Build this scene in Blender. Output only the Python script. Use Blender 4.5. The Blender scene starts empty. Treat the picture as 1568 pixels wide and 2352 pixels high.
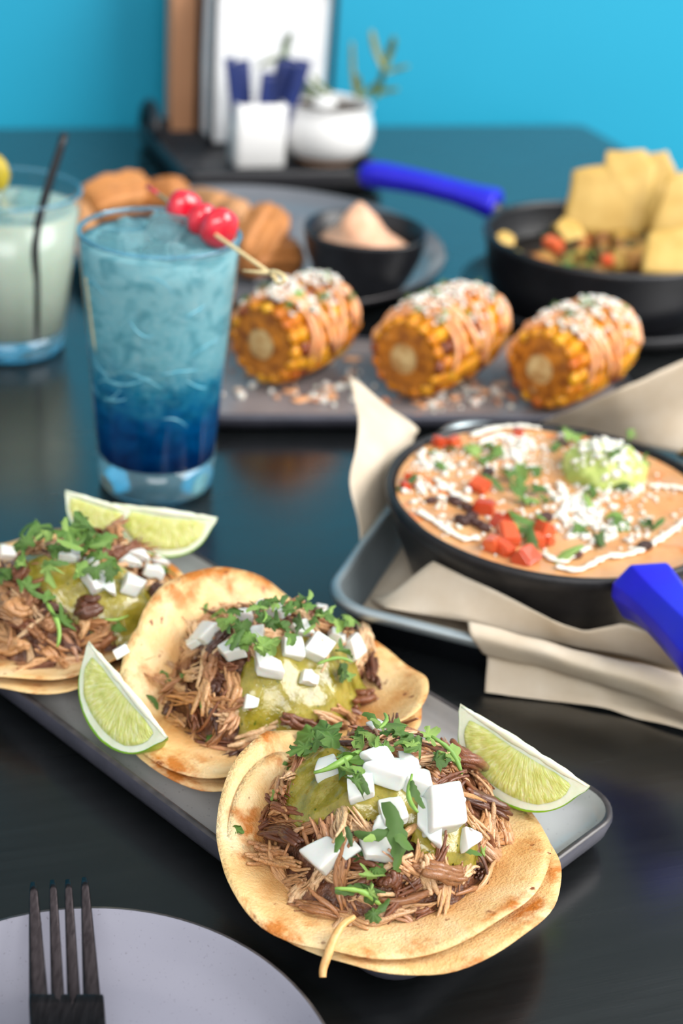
import bpy, bmesh, math, random
import numpy as np
from mathutils import Vector, Matrix, noise as mnoise
R = random.Random(7)
SC = bpy.context.scene
COL = SC.collection

# ------------------------------------------------------------------ camera
F_PX, PITCH, ROLL, CAM_H = 3430.0, math.radians(27.88), math.radians(4.71), 0.38
_f = np.array([0, math.cos(PITCH), -math.sin(PITCH)])
_r0 = np.array([1.0, 0, 0]); _u0 = np.cross(_r0, _f)
_r = _r0 * math.cos(ROLL) + _u0 * math.sin(ROLL)
_u = _u0 * math.cos(ROLL) - _r0 * math.sin(ROLL)
CAM = np.array([0, 0, CAM_H])
cam = bpy.data.cameras.new('camera'); camo = bpy.data.objects.new('camera', cam); COL.objects.link(camo)
camo.matrix_world = Matrix(((_r[0], _u[0], -_f[0], 0), (_r[1], _u[1], -_f[1], 0), (_r[2], _u[2], -_f[2], CAM_H), (0, 0, 0, 1)))
cam.sensor_fit = 'VERTICAL'; cam.sensor_height = 36.0; cam.lens = F_PX / 2352 * 36
cam.clip_start = 0.02; cam.clip_end = 50
cam.dof.use_dof = True; cam.dof.focus_distance = 0.535; cam.dof.aperture_fstop = 7.0
SC.camera = camo
# ------------------------------------------------------------------ world, light, exposure
w = bpy.data.worlds.new('world'); SC.world = w; w.use_nodes = True
w.node_tree.nodes['Background'].inputs[0].default_value = (0.97, 0.985, 1.0, 1)
w.node_tree.nodes['Background'].inputs[1].default_value = 0.75


def area(name, loc, target, sx, sy, power, color):
    l = bpy.data.lights.new(name, 'AREA'); l.shape = 'RECTANGLE'; l.size = sx; l.size_y = sy; l.energy = power; l.color = color
    o = bpy.data.objects.new(name, l); COL.objects.link(o); o.location = loc
    o.rotation_euler = (Vector(target) - Vector(loc)).to_track_quat('-Z', 'Y').to_euler()
    return o


area('window_light', (1.65, 0.55, 1.45), (0, 0.85, 0), 1.6, 1.3, 62, (1.0, 0.975, 0.94))
area('front_window_light', (0.35, -1.9, 1.75), (0, 0.9, 0.0), 1.8, 1.1, 40, (1.0, 0.99, 0.97))
SC.view_settings.view_transform = 'Standard'; SC.view_settings.look = 'None'
SC.view_settings.gamma = 1; SC.view_settings.use_curve_mapping = False
SC.view_settings.exposure = 0.25
SC.cycles.max_bounces = 7; SC.cycles.diffuse_bounces = 3; SC.cycles.glossy_bounces = 4; SC.cycles.transparent_max_bounces = 14; SC.cycles.transmission_bounces = 7
SC.cycles.use_adaptive_sampling = True; SC.cycles.adaptive_threshold = 0.08; SC.cycles.adaptive_min_samples = 16; SC.cycles.caustics_reflective = False


def at(px, py, z):
    """point of the place at height z that lies along the view ray of a photo pixel"""
    d = _f + _r * (px - 784) / F_PX + _u * (1176 - py) / F_PX
    return Vector(CAM + d * ((z - CAM_H) / d[2]))


def pxray(px, py):
    return _f + _r * (px - 784) / F_PX + _u * (1176 - py) / F_PX


# ------------------------------------------------------------------ materials
def srgb(r, g, b):
    return tuple(((c / 255) / 12.92 if c / 255 <= 0.04045 else ((c / 255 + 0.055) / 1.055) ** 2.4) for c in (r, g, b)) + (1,)


class NT:
    def __init__(s, name):
        s.m = bpy.data.materials.new(name); s.m.use_nodes = True; s.t = s.m.node_tree; s.n = s.t.nodes
        s.b = s.n['Principled BSDF']; s.out = s.n['Material Output']

    def node(s, t, **k):
        n = s.n.new(t)
        for a, v in k.items():
            if a.startswith('i_'): n.inputs[a[2:].replace('_', ' ')].default_value = v
            else: setattr(n, a, v)
        return n

    def link(s, a, b): s.t.links.new(a, b)

    def set(s, **k):
        for a, v in k.items():
            s.b.inputs[a.replace('_', ' ')].default_value = v
        return s

    def coords(s, which='Object'):
        return s.node('ShaderNodeTexCoord').outputs[which]

    def mapped(s, scale, which='Object'):
        mp = s.node('ShaderNodeMapping'); mp.inputs['Scale'].default_value = scale
        s.link(s.coords(which), mp.inputs[0]); return mp.outputs[0]

    def noise(s, vec, scale, detail=3, rough=0.55, dist=0):
        n = s.node('ShaderNodeTexNoise'); n.inputs['Scale'].default_value = scale; n.inputs['Detail'].default_value = detail
        n.inputs['Roughness'].default_value = rough; n.inputs['Distortion'].default_value = dist
        s.link(vec, n.inputs['Vector']); return n.outputs['Fac']

    def ramp(s, fac, stops, interp='LINEAR'):
        n = s.node('ShaderNodeValToRGB'); n.color_ramp.interpolation = interp
        e = n.color_ramp.elements
        while len(e) < len(stops): e.new(0.5)
        for k, (p, c) in enumerate(stops):
            e[k].position = p; e[k].color = c if len(c) == 4 else tuple(c) + (1,)
        s.link(fac, n.inputs[0]); return n.outputs[0]

    def mix(s, fac, a, b, blend='MIX'):
        n = s.node('ShaderNodeMix', data_type='RGBA', blend_type=blend)
        for sock, v in ((n.inputs[0], fac), (n.inputs[6], a), (n.inputs[7], b)):
            if hasattr(v, 'is_output'): s.link(v, sock)
            else: sock.default_value = v
        return n.outputs[2]

    def math(s, op, a, b=0.0):
        n = s.node('ShaderNodeMath', operation=op)
        for sock, v in ((n.inputs[0], a), (n.inputs[1], b)):
            if hasattr(v, 'is_output'): s.link(v, sock)
            else: sock.default_value = v
        return n.outputs[0]

    def bump(s, h, strength=0.3, dist=0.001):
        n = s.node('ShaderNodeBump'); n.inputs['Strength'].default_value = strength; n.inputs['Distance'].default_value = dist
        s.link(h, n.inputs['Height']); s.link(n.outputs[0], s.b.inputs['Normal'])

    def rnd(s):
        return s.node('ShaderNodeObjectInfo').outputs['Random']

    def color(s, c): s.link(c, s.b.inputs['Base Color'])


def simple(name, col, rough=0.5, metal=0.0, var=None, vscale=80, bump=0, bscale=200, sss=0, **kw):
    t = NT(name); t.set(Roughness=rough, Metallic=metal, **kw)
    if var:
        v = t.noise(t.coords(), vscale, 4)
        t.color(t.ramp(v, [(0.3, col), (0.7, var)]))
    else:
        t.b.inputs['Base Color'].default_value = col
    if bump: t.bump(t.noise(t.coords(), bscale, 3), bump, 0.001)
    if sss:
        t.set(Subsurface_Weight=sss); t.b.inputs['Subsurface Radius'].default_value = (1, 0.6, 0.35); t.b.inputs['Subsurface Scale'].default_value = 0.003
    return t.m


M = {}


def randcol(name, stops, rough=0.5, nscale=300, namp=0.35, nstops=None, bump=0.4, bscale=500, sss=0.0, stretch=(1, 1, 1), **kw):
    """colour picked per piece, broken up by fine noise"""
    t = NT(name); t.set(Roughness=rough, **kw)
    base = t.ramp(t.rnd(), stops)
    v = t.noise(t.mapped(stretch), nscale, 4)
    dark = t.ramp(v, nstops or [(0.3, (0.45, 0.4, 0.36)), (0.7, (1.15, 1.15, 1.1))])
    t.color(t.mix(namp, base, t.mix(1.0, base, dark, 'MULTIPLY')))
    if bump: t.bump(t.noise(t.mapped(stretch), bscale, 3), bump, 0.0006)
    if sss:
        t.set(Subsurface_Weight=sss); t.b.inputs['Subsurface Scale'].default_value = 0.002
    return t.m


def build_materials():
    # wall paint
    t = NT('wall_paint'); t.set(Roughness=0.55)
    t.color(t.ramp(t.noise(t.coords(), 1.3, 3), [(0.3, srgb(10, 148, 184)), (0.7, srgb(20, 158, 192))]))
    t.bump(t.noise(t.coords(), 180, 2), 0.15, 0.001); M['wall'] = t.m
    # black stained wood table
    t = NT('black_stained_wood'); t.set(Roughness=0.27, Specular_IOR_Level=0.95, Coat_Weight=0.45, Coat_Roughness=0.2)
    g = t.noise(t.mapped((1.2, 26, 26)), 12, 5, 0.6, 0.4)
    t.color(t.ramp(g, [(0.3, srgb(8, 10, 11)), (0.75, srgb(17, 20, 21))]))
    rr = t.ramp(t.noise(t.mapped((1.5, 8, 8)), 8, 4), [(0.3, (0.22,) * 3), (0.7, (0.28,) * 3)]); t.link(rr, t.b.inputs['Roughness'])
    t.bump(t.noise(t.mapped((2, 60, 60)), 14, 4, 0.6), 0.07, 0.0005); M['table'] = t.m
    M['wallup'] = simple('added_wall_paint', srgb(46, 64, 68), 0.6, var=srgb(54, 72, 76), vscale=3)  # for the added upper wall, kept dark for the table reflections
    M['floor'] = simple('floor_concrete', srgb(90, 88, 85), 0.6, var=srgb(110, 106, 100), vscale=6)
    # glazed stoneware
    t = NT('grey_glaze'); t.set(Roughness=0.22, Coat_Weight=0.35, Coat_Roughness=0.08)
    c0 = t.ramp(t.noise(t.coords(), 7, 3), [(0.3, srgb(170, 172, 175)), (0.7, srgb(186, 188, 190))])
    sp = t.ramp(t.noise(t.coords(), 900, 1), [(0.70, (0, 0, 0)), (0.76, (1, 1, 1))])
    t.color(t.mix(sp, c0, srgb(140, 140, 146))); M['glaze'] = t.m
    t = NT('lavender_glaze'); t.set(Roughness=0.3, Coat_Weight=0.25, Coat_Roughness=0.12)
    c0 = t.ramp(t.noise(t.coords(), 9, 3), [(0.3, srgb(124, 124, 137)), (0.7, srgb(136, 136, 149))])
    sp = t.ramp(t.noise(t.coords(), 1100, 1), [(0.68, (0, 0, 0)), (0.76, (1, 1, 1))])
    t.color(t.mix(sp, c0, srgb(112, 108, 120))); M['glaze2'] = t.m
    M['slate'] = simple('slate_glaze', srgb(100, 103, 110), 0.28, var=srgb(114, 117, 123), vscale=12, Coat_Weight=0.3)
    M['stoneware'] = simple('dark_stoneware', srgb(62, 63, 74), 0.42, var=srgb(80, 80, 92), vscale=60, bump=0.15, bscale=500)
    M['rim'] = simple('rim_edge', srgb(46, 44, 46), 0.3, var=srgb(70, 66, 66), vscale=200)
    M['dusk'] = simple('taupe_glaze', srgb(118, 112, 114), 0.3, var=srgb(140, 133, 133), vscale=14)
    M['iron'] = simple('cast_iron', srgb(24, 24, 27), 0.42, metal=0.35, var=srgb(38, 37, 39), vscale=120, bump=0.25, bscale=900)
    M['enamel'] = simple('matte_black', srgb(19, 20, 24), 0.38, var=srgb(28, 29, 34), vscale=120, bump=0.1, bscale=700)
    M['rubber'] = simple('black_plastic', srgb(18, 18, 24), 0.4)
    M['silicone'] = simple('blue_silicone', srgb(28, 22, 190), 0.42, var=srgb(34, 28, 202), vscale=40, sss=0.1)
    M['steel'] = simple('brushed_aluminium', srgb(168, 182, 188), 0.42, metal=0.85, var=srgb(186, 198, 203), vscale=30)
    M['steelshade'] = simple('shaded_aluminium', srgb(120, 128, 142), 0.25, metal=1.0, var=srgb(138, 146, 158), vscale=30)  # same tray metal, coloured darker for shade and the reflected black table
    t = NT('fork_steel'); t.set(Roughness=0.26, Metallic=1.0)
    t.color(t.ramp(t.noise(t.mapped((8, 1, 8)), 120, 4), [(0.3, srgb(62, 56, 58)), (0.7, srgb(92, 84, 86))]))
    t.bump(t.noise(t.mapped((10, 1, 10)), 200, 3), 0.15, 0.0004); M['fork'] = t.m
    # parchment
    t = NT('parchment'); t.set(Roughness=0.62)
    t.color(t.ramp(t.noise(t.coords(), 45, 5, 0.6), [(0.3, srgb(220, 203, 178)), (0.7, srgb(236, 223, 203))]))
    tr = t.node('ShaderNodeBsdfTranslucent'); tr.inputs[0].default_value = srgb(190, 160, 120)
    ms = t.node('ShaderNodeMixShader'); ms.inputs[0].default_value = 0.22
    t.link(t.b.outputs[0], ms.inputs[1]); t.link(tr.outputs[0], ms.inputs[2]); t.link(ms.outputs[0], t.out.inputs[0])
    t.bump(t.noise(t.coords(), 700, 3), 0.1, 0.0004); M['paper'] = t.m
    # tortilla
    t = NT('tortilla'); t.set(Roughness=0.5, Subsurface_Weight=0.12); t.b.inputs['Subsurface Scale'].default_value = 0.003
    ob = t.coords()
    c0 = t.ramp(t.noise(ob, 38, 5, 0.6), [(0.28, srgb(198, 146, 82)), (0.48, srgb(222, 184, 126)), (0.72, srgb(234, 210, 166))])
    uv = t.coords('UV'); ln = t.node('ShaderNodeVectorMath', operation='LENGTH'); t.link(uv, ln.inputs[0])
    edge = t.ramp(t.math('ADD', t.math('MULTIPLY', ln.outputs['Value'], 0.5), t.math('MULTIPLY', t.noise(ob, 55, 3), 0.25)), [(0.50, (0, 0, 0)), (0.60, (1, 1, 1))])
    toast = t.ramp(t.noise(ob, 60, 4, 0.6), [(0.48, (0, 0, 0)), (0.62, (1, 1, 1))])
    c1 = t.mix(t.mix(1.0, edge, toast, 'MULTIPLY'), c0, srgb(184, 112, 42))
    sp = t.ramp(t.noise(ob, 150, 3), [(0.65, (0, 0, 0)), (0.72, (1, 1, 1))])
    c2 = t.mix(sp, c1, srgb(120, 62, 24))
    grease = t.ramp(t.math('ADD', t.math('MULTIPLY', ln.outputs['Value'], 0.5), t.math('MULTIPLY', t.noise(ob, 30, 3), 0.3)), [(0.42, (1, 1, 1)), (0.58, (0, 0, 0))])
    t.color(t.mix(t.math('MULTIPLY', grease, 0.75), c2, srgb(186, 118, 54)))
    t.bump(t.math('ADD', t.noise(ob, 160, 4), t.noise(ob, 900, 2)), 0.5, 0.001); M['tortilla'] = t.m
    # pork
    st = [(0.0, srgb(134, 86, 50)), (0.2, srgb(186, 132, 84)), (0.4, srgb(214, 168, 118)), (0.6, srgb(158, 104, 66)), (0.8, srgb(230, 196, 152)), (1.0, srgb(198, 142, 100))]
    M['pork'] = randcol('shredded_pork', st, 0.36, 420, 0.75, [(0.30, (0.42, 0.30, 0.22)), (0.5, (0.95, 0.9, 0.85)), (0.75, (1.25, 1.22, 1.15))], 0.9, 420, 0.08, (1, 7, 7), Coat_Weight=0.55, Coat_Roughness=0.16)
    M['porkdark'] = randcol('browned_pork', [(0, srgb(70, 36, 22)), (0.5, srgb(112, 62, 36)), (1, srgb(140, 84, 52))], 0.3, 400, 0.7, None, 0.9, 380, 0.05, (1, 6, 6), Coat_Weight=0.4, Coat_Roughness=0.18)
    M['porkgold'] = simple('golden_pork', srgb(206, 152, 88), 0.4, var=srgb(224, 178, 118), vscale=260, bump=0.4, bscale=400)
    t = NT('pork_mound'); t.set(Roughness=0.4)
    t.color(t.ramp(t.noise(t.coords(), 190, 5, 0.65), [(0.3, srgb(38, 20, 12)), (0.5, srgb(96, 56, 34)), (0.72, srgb(150, 100, 66))]))
    t.bump(t.noise(t.coords(), 260, 4), 0.9, 0.002); M['mound'] = t.m
    # salsa verde
    t = NT('salsa_verde'); t.set(Roughness=0.16, Subsurface_Weight=0.35, Coat_Weight=0.4, Coat_Roughness=0.1); t.b.inputs['Subsurface Scale'].default_value = 0.004
    c0 = t.ramp(t.noise(t.coords(), 130, 5, 0.6), [(0.3, srgb(112, 102, 24)), (0.5, srgb(142, 130, 42)), (0.72, srgb(168, 154, 74))])
    sp = t.ramp(t.noise(t.coords(), 420, 2), [(0.66, (0, 0, 0)), (0.74, (1, 1, 1))])
    t.color(t.mix(sp, c0, srgb(66, 84, 22))); t.bump(t.noise(t.coords(), 300, 3), 0.5, 0.0012); M['salsa'] = t.m
    # onion
    t = NT('white_onion'); t.set(Roughness=0.25, Subsurface_Weight=0.35, Coat_Weight=0.3); t.b.inputs['Subsurface Scale'].default_value = 0.004
    t.color(t.ramp(t.noise(t.mapped((1, 1, 5)), 160, 3), [(0.3, srgb(204, 208, 202)), (0.7, srgb(228, 230, 226))]))
    t.bump(t.noise(t.mapped((1, 1, 6)), 200, 3), 0.25, 0.0005); M['onion'] = t.m
    M['leaf'] = randcol('cilantro_leaf', [(0, srgb(54, 84, 28)), (0.3, srgb(92, 132, 50)), (0.6, srgb(68, 104, 36)), (0.8, srgb(112, 150, 64)), (1, srgb(146, 178, 92))], 0.42, 240, 0.5, None, 0.4, 300, 0.15)
    M['stem'] = randcol('cilantro_stem', [(0, srgb(108, 150, 60)), (1, srgb(148, 190, 92))], 0.4, 200, 0.3, None, 0.2, 300, 0.2)
    # lime
    t = NT('lime_rind'); t.set(Roughness=0.38, Coat_Weight=0.2)
    t.color(t.ramp(t.noise(t.coords(), 70, 4), [(0.3, srgb(92, 150, 18)), (0.7, srgb(150, 196, 40))]))
    t.bump(t.noise(t.coords(), 700, 2), 0.5, 0.0007); M['rind'] = t.m
    t = NT('lime_pith'); t.set(Roughness=0.4, Subsurface_Weight=0.3); t.b.inputs['Subsurface Scale'].default_value = 0.003
    t.color(t.ramp(t.noise(t.coords(), 120, 3), [(0.3, srgb(222, 228, 196)), (0.7, srgb(238, 240, 222))]))
    t.bump(t.noise(t.coords(), 400, 3), 0.3, 0.0005); M['pith'] = t.m
    t = NT('lime_pulp'); t.set(Roughness=0.14, Subsurface_Weight=0.45, Coat_Weight=0.5, Coat_Roughness=0.05); t.b.inputs['Subsurface Scale'].default_value = 0.006
    v = t.noise(t.mapped((26, 3.0, 1), 'UV'), 1.6, 4, 0.6, 0.3)
    v2 = t.noise(t.mapped((60, 5.0, 1), 'UV'), 1.5, 2)
    t.color(t.ramp(v, [(0.28, srgb(190, 196, 88)), (0.5, srgb(214, 216, 126)), (0.72, srgb(234, 233, 184))]))
    t.bump(t.math('ADD', v, v2), 0.5, 0.0012); M['pulp'] = t.m
    # glass (clear, thin walled)
    t = NT('clear_glass'); tr = t.node('ShaderNodeBsdfTransparent'); tr.inputs[0].default_value = (0.97, 0.99, 1.0, 1)
    gl = t.node('ShaderNodeBsdfGlossy'); gl.inputs['Roughness'].default_value = 0.02
    fr = t.node('ShaderNodeFresnel'); bf = t.node('ShaderNodeNewGeometry').outputs['Backfacing']; t.link(t.math('SUBTRACT', 1.45, t.math('MULTIPLY', bf, 1.45 - 1 / 1.45)), fr.inputs[0])
    ms = t.node('ShaderNodeMixShader'); t.link(t.math('MULTIPLY', fr.outputs[0], 0.9), ms.inputs[0]); t.link(tr.outputs[0], ms.inputs[1]); t.link(gl.outputs[0], ms.inputs[2])
    t.link(ms.outputs[0], t.out.inputs[0]); M['glass'] = t.m
    t = NT('thick_glass'); t.set(Roughness=0.02, Transmission_Weight=0.86, IOR=1.47); t.b.inputs['Base Color'].default_value = srgb(158, 218, 240); M['glassbase'] = t.m
    t = NT('ice'); t.set(Roughness=0.06, Transmission_Weight=0.85, IOR=1.31); t.b.inputs['Base Color'].default_value = srgb(196, 236, 242)
    t.bump(t.noise(t.coords(), 120, 3), 0.35, 0.002); M['ice'] = t.m
    M['frost'] = simple('frosted_ice', srgb(128, 196, 212), 0.15, var=srgb(86, 170, 196), vscale=200, sss=0.2)
    # blue drink: cloudy aqua on top sinking into deep blue syrup
    t = NT('blue_cocktail')
    sp = t.node('ShaderNodeSeparateXYZ'); t.link(t.coords(), sp.inputs[0])
    swirl = t.noise(t.mapped((1, 1, 1.6)), 42, 4, 0.6, 1.2)
    zz = t.math('ADD', t.math('MULTIPLY', sp.outputs[2], 1 / 0.135), t.math('MULTIPLY', t.math('SUBTRACT', swirl, 0.5), 0.34))
    body = t.ramp(zz, [(0.14, srgb(0, 62, 132)), (0.34, srgb(0, 104, 168)), (0.50, srgb(52, 164, 196)), (0.62, srgb(148, 216, 226)), (0.95, srgb(178, 230, 236))])
    wv = t.noise(t.mapped((1, 1, 2.2)), 70, 3, 0.5, 2.5)
    streak = t.ramp(wv, [(0.47, (0, 0, 0)), (0.5, (1, 1, 1)), (0.53, (0, 0, 0))])
    up = t.ramp(zz, [(0.42, (0, 0, 0)), (0.60, (1, 1, 1))])
    col = t.mix(t.math('MULTIPLY', t.mix(1.0, streak, up, 'MULTIPLY'), 0.8), body, srgb(206, 240, 242))
    pt_ = t.ramp(t.noise(t.mapped((1, 1, 1.3)), 60, 3, 0.55, 1.5), [(0.36, (0.35, 0.56, 0.62)), (0.52, (0.86, 0.95, 0.97)), (0.66, (1, 1, 1))])
    col = t.mix(0.85, col, t.mix(1.0, col, pt_, 'MULTIPLY'))
    df = t.node('ShaderNodeBsdfDiffuse'); t.link(col, df.inputs[0])
    tl = t.node('ShaderNodeBsdfTranslucent'); t.link(col, tl.inputs[0])
    m1 = t.node('ShaderNodeMixShader'); m1.inputs[0].default_value = 0.4; t.link(df.outputs[0], m1.inputs[1]); t.link(tl.outputs[0], m1.inputs[2])
    gg = t.node('ShaderNodeBsdfGlass'); gg.inputs['IOR'].default_value = 1.33; gg.inputs['Roughness'].default_value = 0.05
    t.link(t.ramp(zz, [(0.14, srgb(10, 96, 168)), (0.4, srgb(40, 150, 196)), (0.7, srgb(176, 228, 236))]), gg.inputs['Color'])
    bp = t.node('ShaderNodeBump'); bp.inputs['Strength'].default_value = 0.5; bp.inputs['Distance'].default_value = 0.003; t.link(wv, bp.inputs['Height']); t.link(bp.outputs[0], gg.inputs['Normal'])
    m2 = t.node('ShaderNodeMixShader'); t.link(m1.outputs[0], m2.inputs[1]); t.link(gg.outputs[0], m2.inputs[2])
    t.link(t.ramp(zz, [(0.2, (0.36,) * 3), (0.7, (0.25,) * 3)]), m2.inputs[0])
    t.link(m2.outputs[0], t.out.inputs[0]); M['bluedrink'] = t.m
    t = NT('citrus_cocktail'); t.set(Roughness=0.2, Subsurface_Weight=0.3); t.b.inputs['Subsurface Scale'].default_value = 0.01
    t.color(t.ramp(t.noise(t.coords(), 26, 3), [(0.3, srgb(164, 178, 160)), (0.7, srgb(178, 190, 174))])); M['palebrew'] = t.m
    t = NT('cherry'); t.set(Roughness=0.12, Subsurface_Weight=0.3, Coat_Weight=0.6, Coat_Roughness=0.05); t.b.inputs['Subsurface Scale'].default_value = 0.004
    t.color(t.ramp(t.noise(t.coords(), 90, 3), [(0.3, srgb(196, 8, 30)), (0.7, srgb(226, 36, 62))])); M['cherry'] = t.m
    M['bamboo'] = simple('bamboo', srgb(206, 184, 132), 0.5, var=srgb(222, 206, 160), vscale=300)
    M['redtip'] = simple('red_tip', srgb(214, 60, 84), 0.45)
    # corn
    M['kernel'] = randcol('grilled_kernel', [(0, srgb(206, 104, 8)), (0.25, srgb(242, 164, 12)), (0.5, srgb(250, 186, 24)), (0.7, srgb(230, 136, 8)), (0.87, srgb(240, 160, 16)), (0.9, srgb(112, 50, 14)), (1, srgb(150, 66, 10))], 0.24, 260, 0.45, [(0.3, (0.5, 0.35, 0.2)), (0.6, (1.05, 1.05, 1.0))], 0.2, 300, 0.15, Coat_Weight=0.3, Coat_Roughness=0.1)
    t = NT('cob_core'); t.set(Roughness=0.6)
    t.color(t.ramp(t.noise(t.coords(), 160, 4), [(0.3, srgb(170, 108, 48)), (0.7, srgb(206, 152, 82))])); t.bump(t.noise(t.coords(), 400, 3), 0.6, 0.001); M['cob'] = t.m
    M['cobpith'] = simple('cob_pith', srgb(190, 134, 70), 0.6, var=srgb(232, 204, 144), vscale=150, bump=0.5, bscale=500)
    M['cobring'] = simple('charred_cob', srgb(112, 52, 14), 0.4, var=srgb(226, 140, 36), vscale=170, bump=0.6, bscale=500)
    M['peach'] = simple('chili_mayo', srgb(232, 160, 108), 0.3, var=srgb(240, 184, 138), vscale=150, bump=0.3, bscale=400, sss=0.2, Coat_Weight=0.2)
    M['crumb'] = randcol('white_cheese', [(0, srgb(224, 222, 212)), (1, srgb(246, 244, 238))], 0.55, 300, 0.2, None, 0.3, 500, 0.2)
    M['spice'] = randcol('spiced_crumb', [(0, srgb(206, 132, 92)), (0.5, srgb(220, 172, 140)), (1, srgb(226, 206, 186))], 0.5, 300, 0.3)
    # queso
    t = NT('queso'); t.set(Roughness=0.28, Subsurface_Weight=0.2, Coat_Weight=0.2); t.b.inputs['Subsurface Scale'].default_value = 0.004
    c0 = t.ramp(t.noise(t.coords(), 40, 4), [(0.3, srgb(194, 136, 84)), (0.7, srgb(212, 162, 112))])
    sp = t.ramp(t.noise(t.coords(), 60, 3), [(0.62, (0, 0, 0)), (0.7, (1, 1, 1))])
    t.color(t.mix(sp, c0, srgb(214, 116, 46))); t.bump(t.noise(t.coords(), 120, 4), 0.5, 0.0015); M['queso'] = t.m
    M['crema'] = simple('crema', srgb(236, 230, 216), 0.25, sss=0.2)
    M['tomato'] = randcol('tomato', [(0, srgb(190, 62, 28)), (0.5, srgb(214, 92, 50)), (1, srgb(224, 116, 72))], 0.2, 150, 0.3, None, 0.2, 300, 0.25, Coat_Weight=0.4)
    M['bean'] = randcol('black_bean', [(0, srgb(50, 26, 22)), (1, srgb(86, 46, 36))], 0.3, 200, 0.3)
    M['guac'] = simple('guacamole', srgb(150, 170, 74), 0.35, var=srgb(196, 206, 124), vscale=140, bump=0.7, bscale=260, sss=0.2)
    M['chip'] = simple('tortilla_chip', srgb(188, 150, 70), 0.55, var=srgb(206, 172, 96), vscale=45, bump=0.4, bscale=260)
    M['chunk'] = randcol('salsa_chunk', [(0, srgb(132, 84, 40)), (0.2, srgb(190, 130, 62)), (0.4, srgb(96, 84, 34)), (0.55, srgb(206, 160, 80)), (0.7, srgb(178, 92, 44)), (0.85, srgb(196, 174, 80)), (1, srgb(206, 72, 40))], 0.3, 200, 0.45, None, 0.5, 300, 0.1)
    M['churro'] = randcol('fried_churro', [(0, srgb(186, 116, 58)), (0.5, srgb(212, 148, 84)), (1, srgb(200, 148, 104))], 0.6, 160, 0.5, None, 0.7, 500)
    M['dipcream'] = simple('caramel_cream', srgb(214, 158, 122), 0.45, var=srgb(228, 186, 156), vscale=90, bump=0.3, bscale=200, sss=0.15)
    M['dusting'] = simple('cocoa_dust', srgb(150, 94, 68), 0.8)
    M['ceramic'] = simple('white_ceramic', srgb(232, 232, 232), 0.22, var=srgb(240, 240, 238), vscale=10, Coat_Weight=0.4)
    M['card'] = simple('white_card', srgb(238, 238, 240), 0.6)
    M['napkin'] = simple('white_paper', srgb(222, 224, 228), 0.7, var=srgb(236, 238, 240), vscale=40)
    M['kraft'] = simple('kraft_board', srgb(176, 124, 88), 0.6, var=srgb(190, 138, 100), vscale=14)
    M['packet'] = simple('blue_packet', srgb(14, 32, 88), 0.5, var=srgb(22, 44, 108), vscale=60)
    M['terracotta'] = simple('wood_saucer', srgb(196, 150, 112), 0.6)
    M['soil'] = simple('dark_soil', srgb(60, 44, 34), 0.9, var=srgb(90, 70, 54), vscale=200, bump=1.0, bscale=300)
    M['succulent'] = randcol('grey_green_leaf', [(0, srgb(74, 104, 58)), (0.5, srgb(104, 124, 70)), (1, srgb(140, 140, 80))], 0.5, 60, 0.4)
    M['pineapple'] = simple('yellow_garnish', srgb(196, 164, 30), 0.45, var=srgb(164, 150, 40), vscale=90)


build_materials()


# ------------------------------------------------------------------ mesh helpers
def mk(name, verts, faces, mat, parent=None, smooth=True, loc=None, uv=None):
    me = bpy.data.meshes.new(name); me.from_pydata([tuple(v) for v in verts], [], faces)
    if smooth: me.polygons.foreach_set('use_smooth', [True] * len(me.polygons))
    if uv is not None:
        l = me.uv_layers.new(name='uv')
        idx = np.empty(len(me.loops), dtype=np.int32); me.loops.foreach_get('vertex_index', idx)
        l.data.foreach_set('uv', np.asarray(uv, dtype=np.float32)[idx].ravel())
    for m in (mat if isinstance(mat, (list, tuple)) else [mat]): me.materials.append(M[m] if isinstance(m, str) else m)
    me.update()
    o = bpy.data.objects.new(name, me); COL.objects.link(o)
    if loc is not None: o.location = loc
    if parent is not None: o.parent = parent
    return o


def fixn(o):
    bm = bmesh.new(); bm.from_mesh(o.data); bmesh.ops.recalc_face_normals(bm, faces=bm.faces); bm.to_mesh(o.data); bm.free(); return o


def thing(name, label, cat, loc=(0, 0, 0), group=None, rz=0.0):
    o = bpy.data.objects.new(name, None); COL.objects.link(o); o.location = loc; o.rotation_euler = (0, 0, rz); o.empty_display_size = 0.02
    return tag(o, label, cat, group)


def tag(o, label, cat, group=None, kind=None):
    o['label'] = label
    if cat: o['category'] = cat
    if group: o['group'] = group
    if kind: o['kind'] = kind
    return o


def inst(name, me, parent, mat4):
    """one more piece sharing mesh data"""
    o = bpy.data.objects.new(name, me); COL.objects.link(o); o.parent = parent; o.matrix_local = mat4
    return o


def lathe(prof, n=48, sq=0.0):
    v = []; f = []
    for r, z in prof:
        for k in range(n):
            a = 2 * math.pi * k / n; s = 1 + sq * (1 - math.cos(4 * a)) * 0.5
            v.append((r * s * math.cos(a), r * s * math.sin(a), z))
    for j in range(len(prof) - 1):
        for k in range(n):
            f.append((j * n + k, j * n + (k + 1) % n, (j + 1) * n + (k + 1) % n, (j + 1) * n + k))
    if prof[0][0] > 1e-6: f.append(tuple(range(n))[::-1])
    if prof[-1][0] > 1e-6: f.append(tuple((len(prof) - 1) * n + k for k in range(n)))
    return v, f


def rrect(hx, hy, r, n=6):
    """rounded rectangle outline, counter-clockwise"""
    p = []
    for cx, cy, a0 in ((hx - r, hy - r, 0), (-hx + r, hy - r, 90), (-hx + r, -hy + r, 180), (hx - r, -hy + r, 270)):
        for k in range(n + 1):
            a = math.radians(a0 + 90 * k / n); p.append((cx + r * math.cos(a), cy + r * math.sin(a)))
    return p


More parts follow.
